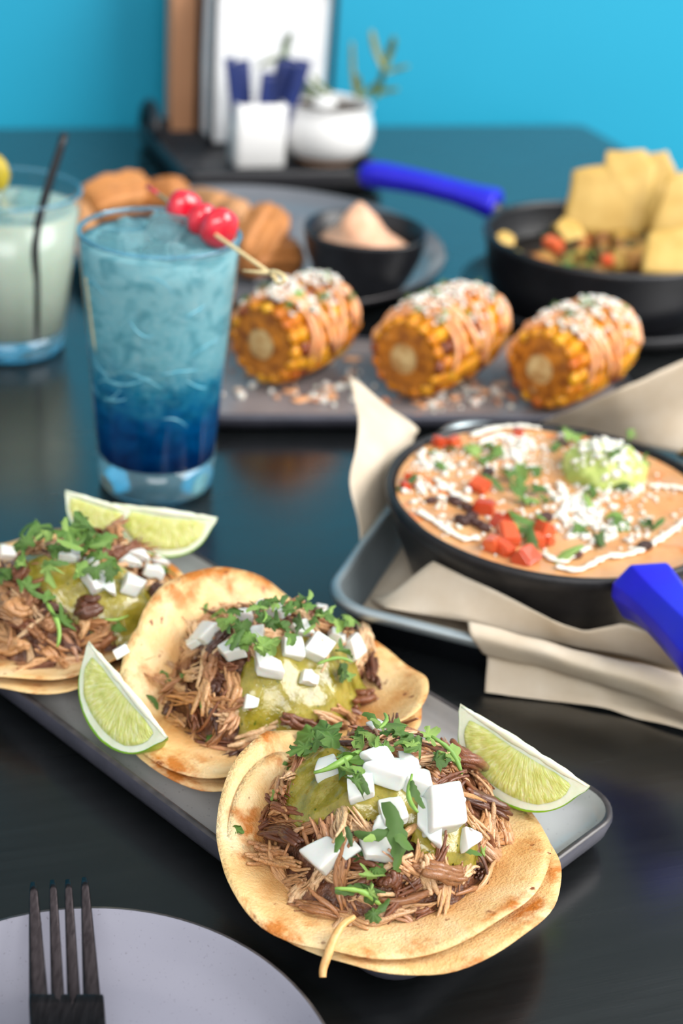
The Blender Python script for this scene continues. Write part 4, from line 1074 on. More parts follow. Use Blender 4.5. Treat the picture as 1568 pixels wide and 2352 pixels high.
def parchment():
    t = thing('parchment_paper', 'crumpled brown parchment sheet hanging over the tray edge', 'paper', tr(0.12, 0.10, 0))
    B = t.location.copy()

    def L(*p): return [at(x, y, z) for x, y, z in p]

    def add(name, rows, n, per, sm, cr, seed):
        v, f = patch(rows, n, per, sm, cr, seed); o = mk(name, [Vector(q) - B for q in v], f, 'paper', t); solidify(o, 0.00022); return o
    # sheet lying in the tray
    rows = [[tr(0.0135 + 0.300 * i / 8, 0.016 + 0.205 * j / 6, 0.0024) for i in range(9)] for j in range(7)]
    add('lining', rows, 30, 3, False, 0.0006, 1)
    # corner standing up beside the skillet
    add('standing_corner', [L((800, 1385, .006), (842, 1300, .0055), (905, 1215, .005)), L((826, 1240, .018), (860, 1190, .018), (930, 1110, .016)), L((803, 1112, .040), (872, 1068, .040), (950, 1010, .036)), L((818, 1030, .052), (880, 990, .050), (958, 984, .042)), L((822, 960, .060), (860, 945, .059), (905, 945, .052)), L((803, 866, .070), (808, 868, .070), (815, 872, .070))], 22, 6, True, 0.0012, 2)
    # far flap behind the skillet
    add('far_flap', [L((1210, 1000, .006), (1400, 1010, .006), (1660, 1060, .006)), L((1235, 978, .016), (1420, 960, .026), (1660, 930, .034)), L((1258, 966, .022), (1420, 897, .050), (1660, 790, .075))], 26, 6, True, 0.0012, 3)
    # raised fold along the near side
    add('near_fold', [L((850, 1372, .004), (985, 1345, .005), (1190, 1425, .005), (1340, 1480, .005), (1440, 1470, .005), (1620, 1560, .005)),
                      L((868, 1388, .010), (993, 1289, .036), (1190, 1385, .034), (1270, 1426, .032), (1342, 1450, .028), (1430, 1432, .036), (1510, 1462, .036), (1620, 1512, .036)),
                      L((885, 1398, .015), (1068, 1428, .018), (1200, 1468, .015), (1350, 1494, .015), (1480, 1522, .015), (1620, 1560, .015))], 60, 7, False, 0.0009, 4)
    # the roll over the rim and the skirt that lies on the table
    add('rolled_edge', [L((1072, 1436, .019), (1200, 1470, .018), (1350, 1502, .018), (1480, 1532, .018), (1620, 1570, .018)),
                        L((1074, 1428, .0285), (1200, 1462, .029), (1350, 1500, .029), (1480, 1530, .029), (1620, 1566, .029)),
                        L((1080, 1462, .0262), (1200, 1490, .027), (1350, 1532, .027), (1480, 1568, .027), (1620, 1608, .027)),
                        L((1106, 1502, .017), (1220, 1522, .018), (1350, 1560, .018), (1480, 1600, .018), (1620, 1650, .018)),
                        L((1118, 1510, .012), (1240, 1540, .012), (1380, 1575, .012), (1480, 1612, .012), (1620, 1668, .012)),
                        L((1115, 1560, .0045), (1270, 1585, .0045), (1400, 1612, .0045), (1500, 1640, .0045), (1640, 1690, .0045)),
                        L((1113, 1591, .0012), (1290, 1611, .0012), (1400, 1631, .0012), (1500, 1660, .0012), (1640, 1700, .0012))], 60, 6, True, 0.0010, 5)


parchment()
SK = Vector((0.106, 0.667, 0.0032))


def skillet_body(t, r, h, rb, mat, n=96):
    v, f = lathe([(0.0001, 0), (rb - 0.003, 0), (rb, 0.0015), (rb + (r - rb) * .55, h * 0.5), (r - 0.003, h - 0.010), (r - 0.0005, h - 0.006), (r, h - 0.003), (r - 0.0006, h - 0.0006), (r - 0.002, h), (r - 0.0035, h - 0.0006), (r - 0.0045, h - 0.004), (rb - 0.001, 0.006), (0.0001, 0.005)], n)
    f = [q for q in f if len(q) == 4]; fixn(mk('pan', v, f, mat, t))


def sleeve(t, A, B, w0, w1, hgt, name='handle_sleeve', bow=0.0):
    """faceted silicone grip between two points (local)"""
    ax = (B - A).normalized(); side = Vector((0, 0, 1)).cross(ax).normalized(); up = ax.cross(side)
    prof = [(-.5, -.10), (-.5, .16), (-.27, .5), (.27, .5), (.5, .16), (.5, -.10), (.30, -.5), (-.30, -.5)]
    st = [(0, .94), (.015, 1.04), (.06, 1.04), (.14, .93), (.3, .84), (.5, .86), (.7, .92), (.86, 1.0), (.95, .96), (.99, .82), (1, .6)]
    v = []; f = []; m = len(prof)
    for s, k in st:
        c = A.lerp(B, s) + up * bow * math.sin(math.pi * s); wd = (w0 + (w1 - w0) * s) * k
        for x, y in prof: v.append(c + side * x * wd + up * y * hgt * k)
    for j in range(len(st) - 1):
        for k in range(m): f.append((j * m + k, j * m + (k + 1) % m, (j + 1) * m + (k + 1) % m, (j + 1) * m + k))
    f.append(tuple(range(m))[::-1]); f.append(tuple((len(st) - 1) * m + k for k in range(m)))
    o = fixn(mk(name, v, f, 'silicone', t)); bevel(o, 0.0022, 3); return o


def queso():
    t = thing('cast_iron_skillet', 'black cast iron skillet with blue grip sitting on parchment', 'skillet', SK)
    r, h = 0.0856, 0.0448; skillet_body(t, r, h, 0.070, 'iron')
    A = at(1478, 1350, .0480) - SK; B = at(1660, 1530, .0560) - SK
    d = Vector((A.x, A.y, 0)).normalized()
    v, f = tube([d * (r - 0.002) + Vector((0, 0, h - 0.007)), A.lerp(B, 0.03), A.lerp(B, 0.5)], [0.010, 0.0095, 0.009], 12, 0.55); hd = fixn(mk('handle', v, f, 'iron', t))
    sleeve(hd, A, B, 0.031, 0.031, 0.024)
    # the dip
    q = thing('queso_dip', 'tan queso dip with cheese, tomato and guacamole in the skillet', 'dip', SK)
    zs = 0.0405; R0 = 0.0800

    def sz(x, y):
        rr_ = math.hypot(x, y) / R0
        return zs + 0.0016 * (rr_ ** 6) + 0.0014 * mnoise.noise(Vector((x * 40, y * 40, 2))) + 0.0006 * mnoise.noise(Vector((x * 130, y * 130, 5)))
    v = []; f = []; nr, na = 22, 90
    for j in range(nr + 1):
        for i in range(na):
            a = 2 * math.pi * i / na; rr_ = R0 * j / nr; x, y = rr_ * math.cos(a), rr_ * math.sin(a); v.append((x, y, sz(x, y)))
    for j in range(nr):
        for i in range(na): f.append((j * na + i, (j + 1) * na + i, (j + 1) * na + (i + 1) % na, j * na + (i + 1) % na))
    mk('dip_surface', v, f, 'queso', q)

    def on(px, py, up=0.0):
        p = at(px, py, SK.z + zs + up) - SK; return Vector((p.x, p.y, sz(p.x, p.y) + up))
    # guacamole scoop
    g = on(1385, 1090); vv, ff = ico(4); out = []
    for w_ in vv:
        dd = 1 + 0.16 * mnoise.noise(w_ * 2.2) + 0.10 * mnoise.noise(w_ * 5)
        out.append(Vector((w_.x * .0215 * dd, w_.y * .0200 * dd, max(w_.z, -.3) * .0150 * dd)))
    mk('guacamole_scoop', out, ff, 'guac', q, loc=g + Vector((0, 0, 0.002)))

    def gz(x, y):
        e = ((x - g.x) / .0205) ** 2 + ((y - g.y) / .0190) ** 2
        return max(sz(x, y), g.z + 0.002 + 0.0148 * math.sqrt(1 - e) if e < 1 else 0)
    rr = random.Random(21)
    # crema swirls
    for P in ([(1275, 1305), (1330, 1312), (1390, 1282), (1450, 1270), (1520, 1235), (1580, 1190)], [(960, 1180), (1000, 1205), (1060, 1238), (1100, 1235)], [(1490, 1115), (1540, 1120), (1600, 1135)], [(1080, 1005), (1130, 990), (1190, 985), (1240, 990)], [(1100, 1020), (1150, 1000), (1200, 1010), (1230, 1030)], [(1250, 1270), (1290, 1290), (1350, 1260)], [(1000, 1100), (1040, 1130), (1080, 1150)]):
        pts = catmull([on(x, y, 0.0012) for x, y in P], 8); v, f = tube(pts, [0.0021 * rr.uniform(.5, 1.3) for _ in pts], 8, 0.35); mk('crema_swirl', v, f, 'crema', q)
    # tomatoes
    for px, py, s in ((1112, 1165, 62), (1100, 1118, 52), (1150, 1200, 50), (1165, 1230, 64), (1130, 1250, 50), (1160, 1262, 46), (1208, 1284, 56), (1250, 1215, 50), (1235, 1240, 40), (940, 1105, 34), (930, 1120, 28), (1190, 998, 36), (1040, 1020, 40), (1010, 1020, 36), (1175, 1185, 34), (1262, 1240, 26)):
        p = on(px, py, 0.0022); m = s / F_PX * .73
        inst('tomato_piece', rr.choice(POOL['tomato']), q, basis_mat(p, (rr.uniform(-1, 1), rr.uniform(-1, 1), 0), (rr.uniform(-.4, .4), rr.uniform(-.4, .4), 1), m * .95))
    for px, py in ((1080, 1190), (1095, 1205), (1060, 1200), (1110, 1215), (1045, 1150), (1120, 1085), (1290, 1020), (1250, 1190), (1480, 1255), (1320, 1275), (1075, 1165), (990, 1150)):
        p = on(px, py, 0.0012); inst('black_bean', rr.choice(POOL['bean']), q, basis_mat(p, (rr.uniform(-1, 1), rr.uniform(-1, 1), 0), (0, 0, 1), rr.uniform(.007, .010)))
    # cheese crumbs, scattered in drifts
    clusters = [(1385, 1062, 62, 40, 80), (1420, 1120, 60, 30, 30), (1310, 1160, 55, 45, 54), (1370, 1210, 70, 36, 40), (1190, 1020, 60, 24, 34), (1150, 1060, 60, 30, 20), (990, 1070, 44, 30, 30), (1000, 1130, 60, 30, 24), (1050, 1040, 60, 24, 18), (1180, 1190, 80, 50, 26), (1480, 1190, 60, 40, 22), (1000, 1200, 50, 24, 12), (1150, 1240, 60, 36, 14), (1250, 1090, 50, 40, 22), (1540, 1150, 40, 40, 8)]
    n = 0
    for cx, cy, sx, sy, k in clusters:
        for _ in range(k):
            if n >= 296: break
            p = on(cx + rr.gauss(0, sx * .62), cy + rr.gauss(0, sy * .62))
            if math.hypot(p.x, p.y) > 0.077: continue
            m = rr.choice((.003, .0036, .0042, .0048, .0056)); p.z = gz(p.x, p.y) + m * .2
            inst('cheese_crumb', rr.choice(POOL['crumb']), q, basis_mat(p, (rr.uniform(-1, 1), rr.uniform(-1, 1), 0), (rr.uniform(-.5, .5), rr.uniform(-.5, .5), 1), m)); n += 1
    parts = []; pv = [([v_.co.copy() for v_ in m_.vertices], [tuple(p_.vertices) for p_ in m_.polygons]) for m_ in POOL['crumb']]
    for cx, cy, sx, sy, k in clusters:
        for _ in range(int(k * 1.6)):
            p = on(cx + rr.gauss(0, sx * .75), cy + rr.gauss(0, sy * .75))
            if math.hypot(p.x, p.y) > 0.077: continue
            m = rr.choice((.0016, .002, .0024, .003)); p.z = gz(p.x, p.y) + m * .25; mm = basis_mat(p, (rr.uniform(-1, 1), rr.uniform(-1, 1), 0), (rr.uniform(-.5, .5), rr.uniform(-.5, .5), 1), m)
            vv_, ff_ = rr.choice(pv); parts.append(([mm @ x_ for x_ in vv_], ff_))
    o = mk('fine_cheese_crumbs', *join(*parts), 'crumb', q); o['kind'] = 'stuff'
    for kind, L in (('leaf', [(1000, 1050, 40), (1030, 1040, 44), (1090, 1040, 52), (1130, 1035, 50), (1110, 1065, 50), (1150, 1055, 40), (1190, 1090, 50), (1160, 1100, 44), (1230, 1090, 40), (1190, 1130, 56), (1210, 1160, 50), (1230, 1140, 40), (1250, 1160, 34), (1310, 1020, 50), (1280, 1040, 40), (1290, 1000, 34), (1400, 1110, 50), (1420, 1130, 44), (1360, 1140, 40), (1430, 1210, 64), (1410, 1195, 40), (1370, 1255, 46), (1330, 1225, 40), (1490, 1215, 40), (1440, 1050, 40), (1470, 1090, 36), (1210, 1240, 40), (1180, 1225, 40), (1240, 1200, 30), (1440, 1020, 34), (1330, 1060, 34), (1010, 1080, 34)]), ('strip', [(935, 1125, 50), (1200, 1210, 60), (1300, 1290, 60), (1220, 1255, 60), (1190, 1150, 50), (1350, 1170, 46), (1510, 1215, 40), (1130, 1120, 50)])):
        for px, py, s in L:
            p = on(px, py); p.z = gz(p.x, p.y) + 0.0034; m = s / F_PX * 1.0
            inst('cilantro_leaf' if kind == 'leaf' else 'cilantro_strip', rr.choice(POOL[kind]), q, basis_mat(p, (rr.uniform(-1, 1), rr.uniform(-1, 1), 0), (rr.uniform(-.4, .4), rr.uniform(-.6, .2), 1), m))


queso()


def chip(name, label, pts, bend, parent=None, th=0.0016, group=None):
    """curved fried chip through corner points (world), closed outline"""
    c = sum((Vector(p) for p in pts), Vector()) / len(pts); P = [Vector(p) - c for p in pts]; n = (P[0] - P[1]).cross(P[2] - P[1]).normalized()
    out = []
    for i in range(len(P)):
        for k in range(6):
            out.append(P[i].lerp(P[(i + 1) % len(P)], k / 6) * (1 + 0.02 * math.sin(i * 5 + k)))
    v = [Vector((0, 0, 0)) + n * bend * 0.5]; f = []; m = len(out); J = 6; mx = max(p.length for p in P)
    for j in range(1, J + 1):
        for p in out:
            q = p * (j / J); v.append(q + n * (bend * (0.5 - (q.length / mx) ** 2) + 0.0012 * mnoise.noise(q * 90)))
    for i in range(m): f.append((0, 1 + i, 1 + (i + 1) % m))
    for j in range(J - 1):
        for i in range(m): f.append((1 + j * m + i, 1 + (j + 1) * m + i, 1 + (j + 1) * m + (i + 1) % m, 1 + j * m + (i + 1) % m))
    o = mk(name, v, f, 'chip', parent, loc=c); solidify(o, th); tag(o, label, 'chip', group); return o


chip('tortilla_chip', 'tortilla chip edge showing beside the queso skillet', [at(1552, 1052, .012), at(1590, 1000, .050), at(1680, 1010, .050), at(1640, 1075, .012)], 0.004)


# ------------------------------------------------------------------ grilled corn on its plate
CA = math.radians(11.0)
rect_plate('corn_plate', 'taupe rectangular plate with dark edge under the three grilled corns', 0.166, 0.0625, (0.0165, 0.8850, 0), CA, inner='dusk', rimz=0.0130)


def elote(label, A, B, r, seed):
    A, B = Vector(A), Vector(B); ax = (B - A).normalized(); Lc = (B - A).length
    base = (A + B) / 2; t = thing('grilled_corn_cob', label, 'corn', (base.x, base.y, base.z - r), 'grilled corn cobs on the plate')
    mtx = basis_mat(A - t.location, ax, Vector((0, 0, 1)))   # local: X along the cob, Z up
    rr = random.Random(seed); core = r - 0.0052

    def pt(x, a, rad): return mtx @ Vector((x, rad * math.sin(a), rad * math.cos(a)))

    def tap(x):
        s = x / Lc; return 1 - 0.17 * (max(0, 0.26 - s) / 0.26) ** 1.5 - 0.24 * (max(0, s - 0.68) / 0.32) ** 1.4
    n = 40; v = []; f = []; xs = [0.0006, 0.004] + [Lc * k / 8 for k in range(1, 8)] + [Lc - .002, Lc]
    for x in xs:
        for k in range(n): v.append(pt(x, 2 * math.pi * k / n, core * tap(x) * (0.93 if x in (xs[0], xs[-1]) else 1)))
    for j in range(len(xs) - 1):
        for k in range(n): f.append((j * n + k, j * n + (k + 1) % n, (j + 1) * n + (k + 1) % n, (j + 1) * n + k))
    f.append(tuple((len(xs) - 1) * n + k for k in range(n)))
    fixn(mk('cob', v, f, 'cob', t))
    # cut end: charred ring and pale pith
    for nm, r0, r1, dx0, dx1, mt in (('charred_ring', core * .40, core * .93, -0.0008, 0.0010, 'cobring'), ('pith', 0.0, core * .64, -0.0010, 0.0004, 'cobpith')):
        v = []; f = []; J = 6
        for j in range(J + 1):
            q = r0 + (r1 - r0) * j / J
            for k in range(n):
                a = 2 * math.pi * k / n; v.append(pt(dx0 + (dx1 - dx0) * j / J + 0.0009 * mnoise.noise(Vector((q * 300 * math.cos(a), q * 300 * math.sin(a), seed))), a, max(q, 1e-4) * (1 + (.34 if nm == 'pith' else .03) * mnoise.noise(Vector((2.2 * math.cos(a), 2.2 * math.sin(a), seed))))))
        for j in range(J):
            for k in range(n): f.append((j * n + k, j * n + (k + 1) % n, (j + 1) * n + (k + 1) % n, (j + 1) * n + k))
        fixn(mk(nm, v, f, mt, t))
    if 'kernel' not in POOL:
        L = []
        for k in range(4):
            bm = bmesh.new(); bmesh.ops.create_cube(bm, size=1.0)
            for q in bm.verts:
                s = 1.0 if q.co.z > 0 else 0.78; q.co.x *= s; q.co.y *= s
                if q.co.z > 0: q.co.z -= 0.05
            bmesh.ops.bevel(bm, geom=list(bm.edges), offset=0.22, segments=2, affect='EDGES')
            for q in bm.verts: q.co += Vector((.05, .05, .06)) * mnoise.noise(q.co * 2 + Vector((k * 7, 0, 0)))
            vf = ([q.co.copy() for q in bm.verts], [tuple(e.index for e in p.verts) for p in bm.faces]); bm.free(); L.append(pool_mesh('kernel', vf, 'kernel'))
        POOL['kernel'] = L
    rows = 16; cols = int(Lc / 0.0064)
    for i in range(rows):
        for j in range(cols):
            x = 0.0036 + (Lc - 0.006) * (j + 0.5 * 0) / (cols - 1); a = 2 * math.pi * (i + 0.06 * rr.uniform(-1, 1)) / rows + 0.03 * j
            if pt(x, a, r).z < -0.001 - 0 and False: continue
            rad = (core + 0.0018) * tap(x); nrm = (pt(x, a, 1) - pt(x, a, 0)).normalized(); p = pt(x + rr.uniform(-.0003, .0003), a, rad + rr.uniform(-.0003, .0005))
            wd = 2 * math.pi * (core + .003) * tap(x) / rows * 1.04
            inst('kernel', rr.choice(POOL['kernel']), t, basis_mat(p, ax, nrm, (Lc / cols * 1.06, wd, 0.0074 * rr.uniform(.92, 1.08))))
    # chili mayo, squeezed to and fro across the top
    for k in range(8):
        x0 = 0.010 + (Lc - 0.018) * k / 7; pts = []; a0, a1 = rr.uniform(-1.9, -1.2), rr.uniform(1.2, 2.0)
        for i in range(22):
            s = i / 21; a = a0 + (a1 - a0) * s; x = x0 + 0.006 * math.sin(s * 5 + k) + 0.006 * (s - .5) * (1 if k % 2 else -1)
            x = min(max(x, 0.003), Lc); pts.append(pt(x, a, (r + 0.0004) * tap(x)))
        v, f = tube(pts, [0.0031 * rr.uniform(.7, 1.3) * (0.6 if i in (0, 21) else 1) for i in range(22)], 8, 0.55); fixn(mk('sauce_stripe', v, f, 'peach', t))
    for k in range(130):
        x = rr.uniform(0.004, Lc - .004); a = rr.gauss(-0.05, 0.40); m = rr.choice((.0028, .0034, .004, .0048))
        p = pt(x, a, (r + 0.0024) * tap(x) + rr.uniform(0, .0016)); nrm = (pt(x, a, 1) - pt(x, a, 0)).normalized()
        inst('cheese_crumb', rr.choice(POOL['crumb']), t, basis_mat(p, (rr.uniform(-1, 1), rr.uniform(-1, 1), rr.uniform(-1, 1)), nrm, m))
    for k in range(15):
        x = rr.uniform(0.008, Lc - .006); a = rr.gauss(0.0, 0.6); m = rr.uniform(.007, .013)
        p = pt(x, a, (r + 0.0042) * tap(x)); nrm = (pt(x, a, 1) - pt(x, a, 0)).normalized() + Vector((rr.uniform(-.4, .4), rr.uniform(-.4, .4), 0))
        inst('cilantro_leaf', rr.choice(POOL['leaf']), t, basis_mat(p, (rr.uniform(-1, 1), rr.uniform(-1, 1), 0), nrm, m))
    return t


elote('grilled corn cob with chili mayo nearest the blue drink', at(600, 790, .0375), at(762, 718, .0375), 0.0290, 31)
elote('middle grilled corn cob with the heaviest crumbled cheese', at(928, 824, .0375), at(1102, 738, .0375), 0.0290, 32)
elote('grilled corn cob in front of the chip pan, tallest cheese heap', at(1240, 848, .0370), at(1400, 772, .0370), 0.0285, 33)


def plate_crumbs():
    rr = random.Random(77)
    t = thing('fallen_topping', 'scattered sauce drops and crumbs on the corn plate', 'crumbs', (0.02, 0.84, 0.007))
    for cx, cy, sx, sy, n in ((740, 905, 60, 22, 34), (1080, 905, 60, 18, 40), (850, 850, 40, 18, 12), (560, 890, 40, 24, 8), (1000, 930, 90, 10, 14), (1150, 900, 30, 16, 10)):
        for k in range(n):
            p = at(cx + rr.gauss(0, sx), cy + rr.gauss(0, sy), 0.0072)
            q = Vector((p.x - 0.0165, p.y - 0.885, 0)); lx = q.x * math.cos(CA) + q.y * math.sin(CA); ly = -q.x * math.sin(CA) + q.y * math.cos(CA)
            if abs(lx) > .148 or abs(ly) > .046: continue
            inst('crumb', rr.choice(POOL['spice' if rr.random() < .65 else 'crumb']), t, basis_mat(p - t.location, (rr.uniform(-1, 1), rr.uniform(-1, 1), 0), (rr.uniform(-.3, .3), rr.uniform(-.3, .3), 1), rr.choice((.003, .004, .005, .007))))
    for k in range(16):
        cx, cy = rr.choice(((740, 905), (1080, 905), (1010, 925), (850, 850))); p = at(cx + rr.gauss(0, 45), cy + rr.gauss(0, 14), 0.0068)
        v, f = blob(2, rr.uniform(.003, .007), rr.uniform(.002, .004), .0012, .3, 1.6, k); o = mk('sauce_drop', v, f, 'peach', t); o.matrix_local = basis_mat(p - t.location, (1, rr.uniform(-1, 1), 0), (0, 0, 1))


plate_crumbs()


# ------------------------------------------------------------------ round plate with churros and dip bowl
def dessert():
    c = Vector((-0.082, 1.122, 0)); t = thing('dessert_plate', 'large round grey plate carrying churros and a black bowl', 'plate', c)
    r = 0.1475
    v, f = lathe([(0.0001, 0.0), (0.09, 0.0), (0.095, 0.0012), (0.125, 0.006), (0.141, 0.013), (r - 0.0006, 0.0182)], 96); f = [q for q in f if len(q) == 4]; mk('body', v, f, 'stoneware', t)
    v, f = lathe([(r - 0.0006, 0.0182), (r, 0.0192), (r - 0.0005, 0.0199), (r - 0.0016, 0.0199)], 96); f = [q for q in f if len(q) == 4]; mk('rim', v, f, 'rim', t)
    v, f = lathe([(r - 0.0016, 0.0199), (r - 0.005, 0.0175), (0.134, 0.0118), (0.122, 0.0082), (0.105, 0.0066), (0.05, 0.0062), (0.0001, 0.0062)], 96); f = [q for q in f if len(q) == 4]; mk('glazed_inside', v, f, 'slate', t)
    b = thing('dip_bowl', 'small matte black bowl of caramel cream dip on the round plate', 'bowl', (0.0005, 1.060, 0.0072))
    v, f = lathe([(0.0001, 0), (0.024, 0), (0.027, 0.0015), (0.034, 0.013), (0.040, 0.027), (0.0425, 0.0405), (0.0426, 0.0425), (0.0415, 0.0432), (0.0400, 0.0425), (0.0375, 0.030), (0.030, 0.012), (0.020, 0.006), (0.0001, 0.005)], 64, 0.045); f = [q for q in f if len(q) == 4]
    fixn(mk('bowl_shell', [(x * 1.06, y * 1.06, z * 1.1) for x, y, z in v], f, 'enamel', b))
    d = thing('caramel_dip', 'peaked swirl of caramel cream in the small black bowl', 'dip', (0.0005, 1.060, 0.0072))
    v = []; f = []; n, J = 48, 26
    for j in range(J + 1):
        s = j / J
        for k in range(n):
            a = 2 * math.pi * k / n; rad = 0.0365 * (1 - s) ** 0.85 * (1 + 0.10 * math.sin(2 * a + 9 * s) * (0.3 + s)) * (1 + 0.05 * math.sin(3 * a - 4 * s))
            v.append((rad * math.cos(a) - 0.006 * s, rad * math.sin(a) + 0.002 * s, 0.030 + 0.036 * s ** 1.15 + 0.0012 * mnoise.noise(Vector((rad * 140 * math.cos(a), rad * 140 * math.sin(a), 3)))))
    for j in range(J):
        for k in range(n): f.append((j * n + k, j * n + (k + 1) % n, (j + 1) * n + (k + 1) % n, (j + 1) * n + k))
    f.append(tuple(J * n + k for k in range(n))); f.append(tuple(range(n))[::-1]); mk('cream_peak', v, f, 'dipcream', d)
    rr = random.Random(9)
    L = [('fat churro piece at the far left of the round plate', (215, 480, .022), (320, 430, .036), .0170), ('churro piece behind the cherries, cut end up', (340, 470, .022), (410, 432, .040), .0135), ('sugared churro piece right behind the pint rim', (445, 480, .022), (505, 470, .036), .0130), ('sugared churro stub beside the tall upright churro', (500, 500, .022), (548, 486, .036), .0130),
         ('tall upright churro leaning beside the dip bowl', (575, 590, .026), (622, 496, .050), .0165), ('short brown churro lying flat by the dip bowl', (565, 612, .019), (668, 590, .021), .0150), ('churro piece seen between the two drinks', (150, 520, .020), (205, 500, .028), .0150), ('churro piece hidden under the upright churro', (520, 580, .022), (560, 560, .024), .0150)]
    for label, a, b2, rad in L:
        A, B = at(*a), at(*b2); A.z = max(A.z, 0.0085 + rad); B.z = max(B.z, 0.0085 + rad); m = (A + B) / 2; t2 = thing('churro', label, 'churro', (m.x, m.y, min(A.z, B.z) - rad), 'churros on the round plate')
        pts = [A.lerp(B, -0.15 + 1.3 * k / 8) - t2.location + Vector((0, 0, .002 * math.sin(k * .7))) for k in range(9)]
        v, f = tube(pts, [rad * (0.72 if k in (0, 8) else 0.95 if k in (1, 7) else 1) * rr.uniform(.95, 1.06) for k in range(9)], 56, 1.0, 8, 0.09); fixn(mk('fried_dough', v, f, 'churro', t2))


dessert()


# ------------------------------------------------------------------ far skillet with chips
def far_pan():
    c = Vector((0.176, 1.076, 0)); t = thing('trivet', 'round black ribbed trivet under the far skillet', 'trivet', (c.x + .004, c.y + .012, 0))
    v, f = lathe([(0.0001, 0), (0.092, 0), (0.099, 0.003), (0.104, 0.0095), (0.1045, 0.0125), (0.103, 0.0135), (0.1005, 0.0125), (0.097, 0.0085), (0.085, 0.0062), (0.0001, 0.006)], 72); f = [q for q in f if len(q) == 4]; mk('dish', v, f, 'enamel', t)
    v0, f0 = lathe([(0.0760, 0.006), (0.0762, 0.0078), (0.0790, 0.0078), (0.0792, 0.006)], 64); me = None
    for k, s in enumerate((1.0, 0.86, 0.72)):
        o = mk('raised_ring', [(x * s, y * s, z) for x, y, z in v0], [q for q in f0 if len(q) == 4], 'enamel', t)
    p = thing('sauce_skillet', 'deep black skillet with long blue grip holding chips and salsa', 'skillet', (c.x, c.y, 0.0080))
    r, h = 0.0890, 0.0510; skillet_body(p, r, h, 0.078, 'enamel')
    O = Vector((c.x, c.y, 0.008)); A = at(1142, 470, .0600) - O; B = at(832, 396, .0640) - O; d = Vector((A.x, A.y, 0)).normalized()
    v, f = tube([d * (r - 0.003) + Vector((0, 0, h - .008)), A.lerp(B, 0.05), A.lerp(B, 0.6)], [0.011, 0.0095, 0.008], 12, 0.6); hd = fixn(mk('handle', v, f, 'enamel', p))
    sleeve(hd, A, B, 0.030, 0.024, 0.019, bow=0.003)
    v, f = tube([B + d * 0.001, B + d * 0.010], [0.004, 0.0035], 10, 0.5); mk('handle_end', v, f, 'enamel', hd)
    q = thing('chunky_salsa', 'chunky brown vegetable salsa filling the far skillet', 'salsa', (c.x, c.y, 0.008)); rr = random.Random(44)
    v, f = lathe([(0.0001, 0.030), (0.04, 0.0295), (0.0805, 0.026), (0.0001, 0.0255)], 48); f = [z for z in f if len(z) == 4]; mk('salsa_base', v, f, 'soil', q)
    for k in range(120):
        a = rr.uniform(0, 6.283); rad = 0.074 * math.sqrt(rr.random()); x, y = rad * math.cos(a), rad * math.sin(a)
        if x < -0.03 and y > 0.0: continue
        hz = 0.030 + 0.017 * max(0, 1 - ((x - .012) ** 2 + (y + .012) ** 2) / .045 ** 2)
        inst('vegetable_chunk', rr.choice(POOL['chunk']), q, basis_mat((x, y, hz + rr.uniform(-.002, .003)), (rr.uniform(-1, 1), rr.uniform(-1, 1), 0), (rr.uniform(-.6, .6), rr.uniform(-.6, .6), 1), rr.uniform(.010, .018)))
    for px, py, s in ((1270, 560, 40), (1420, 520, 40), (1395, 600, 34), (1350, 545, 34)):
        w_ = at(px, py, .052) - O; inst('tomato_piece', rr.choice(POOL['tomato']), q, basis_mat(w_, (1, rr.uniform(-1, 1), 0), (0, -.3, 1), s / F_PX * 1.08))
    for k in range(26):
        w_ = at(rr.uniform(1220, 1470), rr.uniform(520, 610), rr.uniform(.046, .054)) - O; inst('herb_leaf', rr.choice(POOL['leaf']), q, basis_mat(w_, (rr.uniform(-1, 1), rr.uniform(-1, 1), 0), (rr.uniform(-.5, .5), -.3, 1), rr.uniform(.008, .013)))
    # chips, standing in the salsa from front to back
    W = lambda x, y, yy: Vector(CAM + pxray(x, y) * (yy / pxray(x, y)[1]))     # point on the view ray at depth y
    G = 'chips standing in the far skillet'
    chip('tortilla_chip', 'largest chip standing in the far skillet with a notched top', [W(1293, 535, 1.085), W(1312, 392, 1.105), W(1385, 380, 1.108), W(1392, 348, 1.112), W(1478, 346, 1.112), W(1506, 380, 1.105), W(1478, 545, 1.085)], 0.006, group=G)
    chip('tortilla_chip', 'chip with a pointed corner behind the largest chip', [W(1420, 520, 1.115), W(1450, 365, 1.128), W(1532, 345, 1.130), W(1560, 420, 1.126), W(1540, 540, 1.112)], 0.004, group=G)
    chip('tortilla_chip', 'tall chip cut by the frame edge in the far skillet', [W(1492, 540, 1.07), W(1530, 410, 1.085), W(1580, 390, 1.09), W(1640, 430, 1.09), W(1600, 575, 1.07)], 0.005, group=G)
    chip('tortilla_chip', 'small pale chip lying low at the front of the far skillet', [W(1474, 625, 1.012), W(1484, 535, 1.035), W(1570, 522, 1.040), W(1650, 535, 1.040), W(1640, 640, 1.015)], 0.003, group=G)
    chip('tortilla_chip', 'little chip corner below the largest chip', [W(1275, 520, 1.075), W(1290, 500, 1.085), W(1325, 512, 1.085), W(1345, 545, 1.070), W(1300, 555, 1.065)], 0.002, group=G)
    chip('tortilla_chip', 'tiny chip bit at the inner wall of the far skillet', [W(1140, 540, 1.058), W(1160, 528, 1.070), W(1180, 545, 1.066), W(1178, 566, 1.055), W(1150, 560, 1.052)], 0.003, group=G)


far_pan()

# ------------------------------------------------------------------ caddy at the wall
KA = math.radians(21.5); KX = Vector((math.cos(KA), math.sin(KA), 0)); KY = Vector((-math.sin(KA), math.cos(KA), 0)); K0 = Vector((-0.160, 1.283, 0))


def kd(x, y, z=0): return K0 + KX * x + KY * y + Vector((0, 0, z))


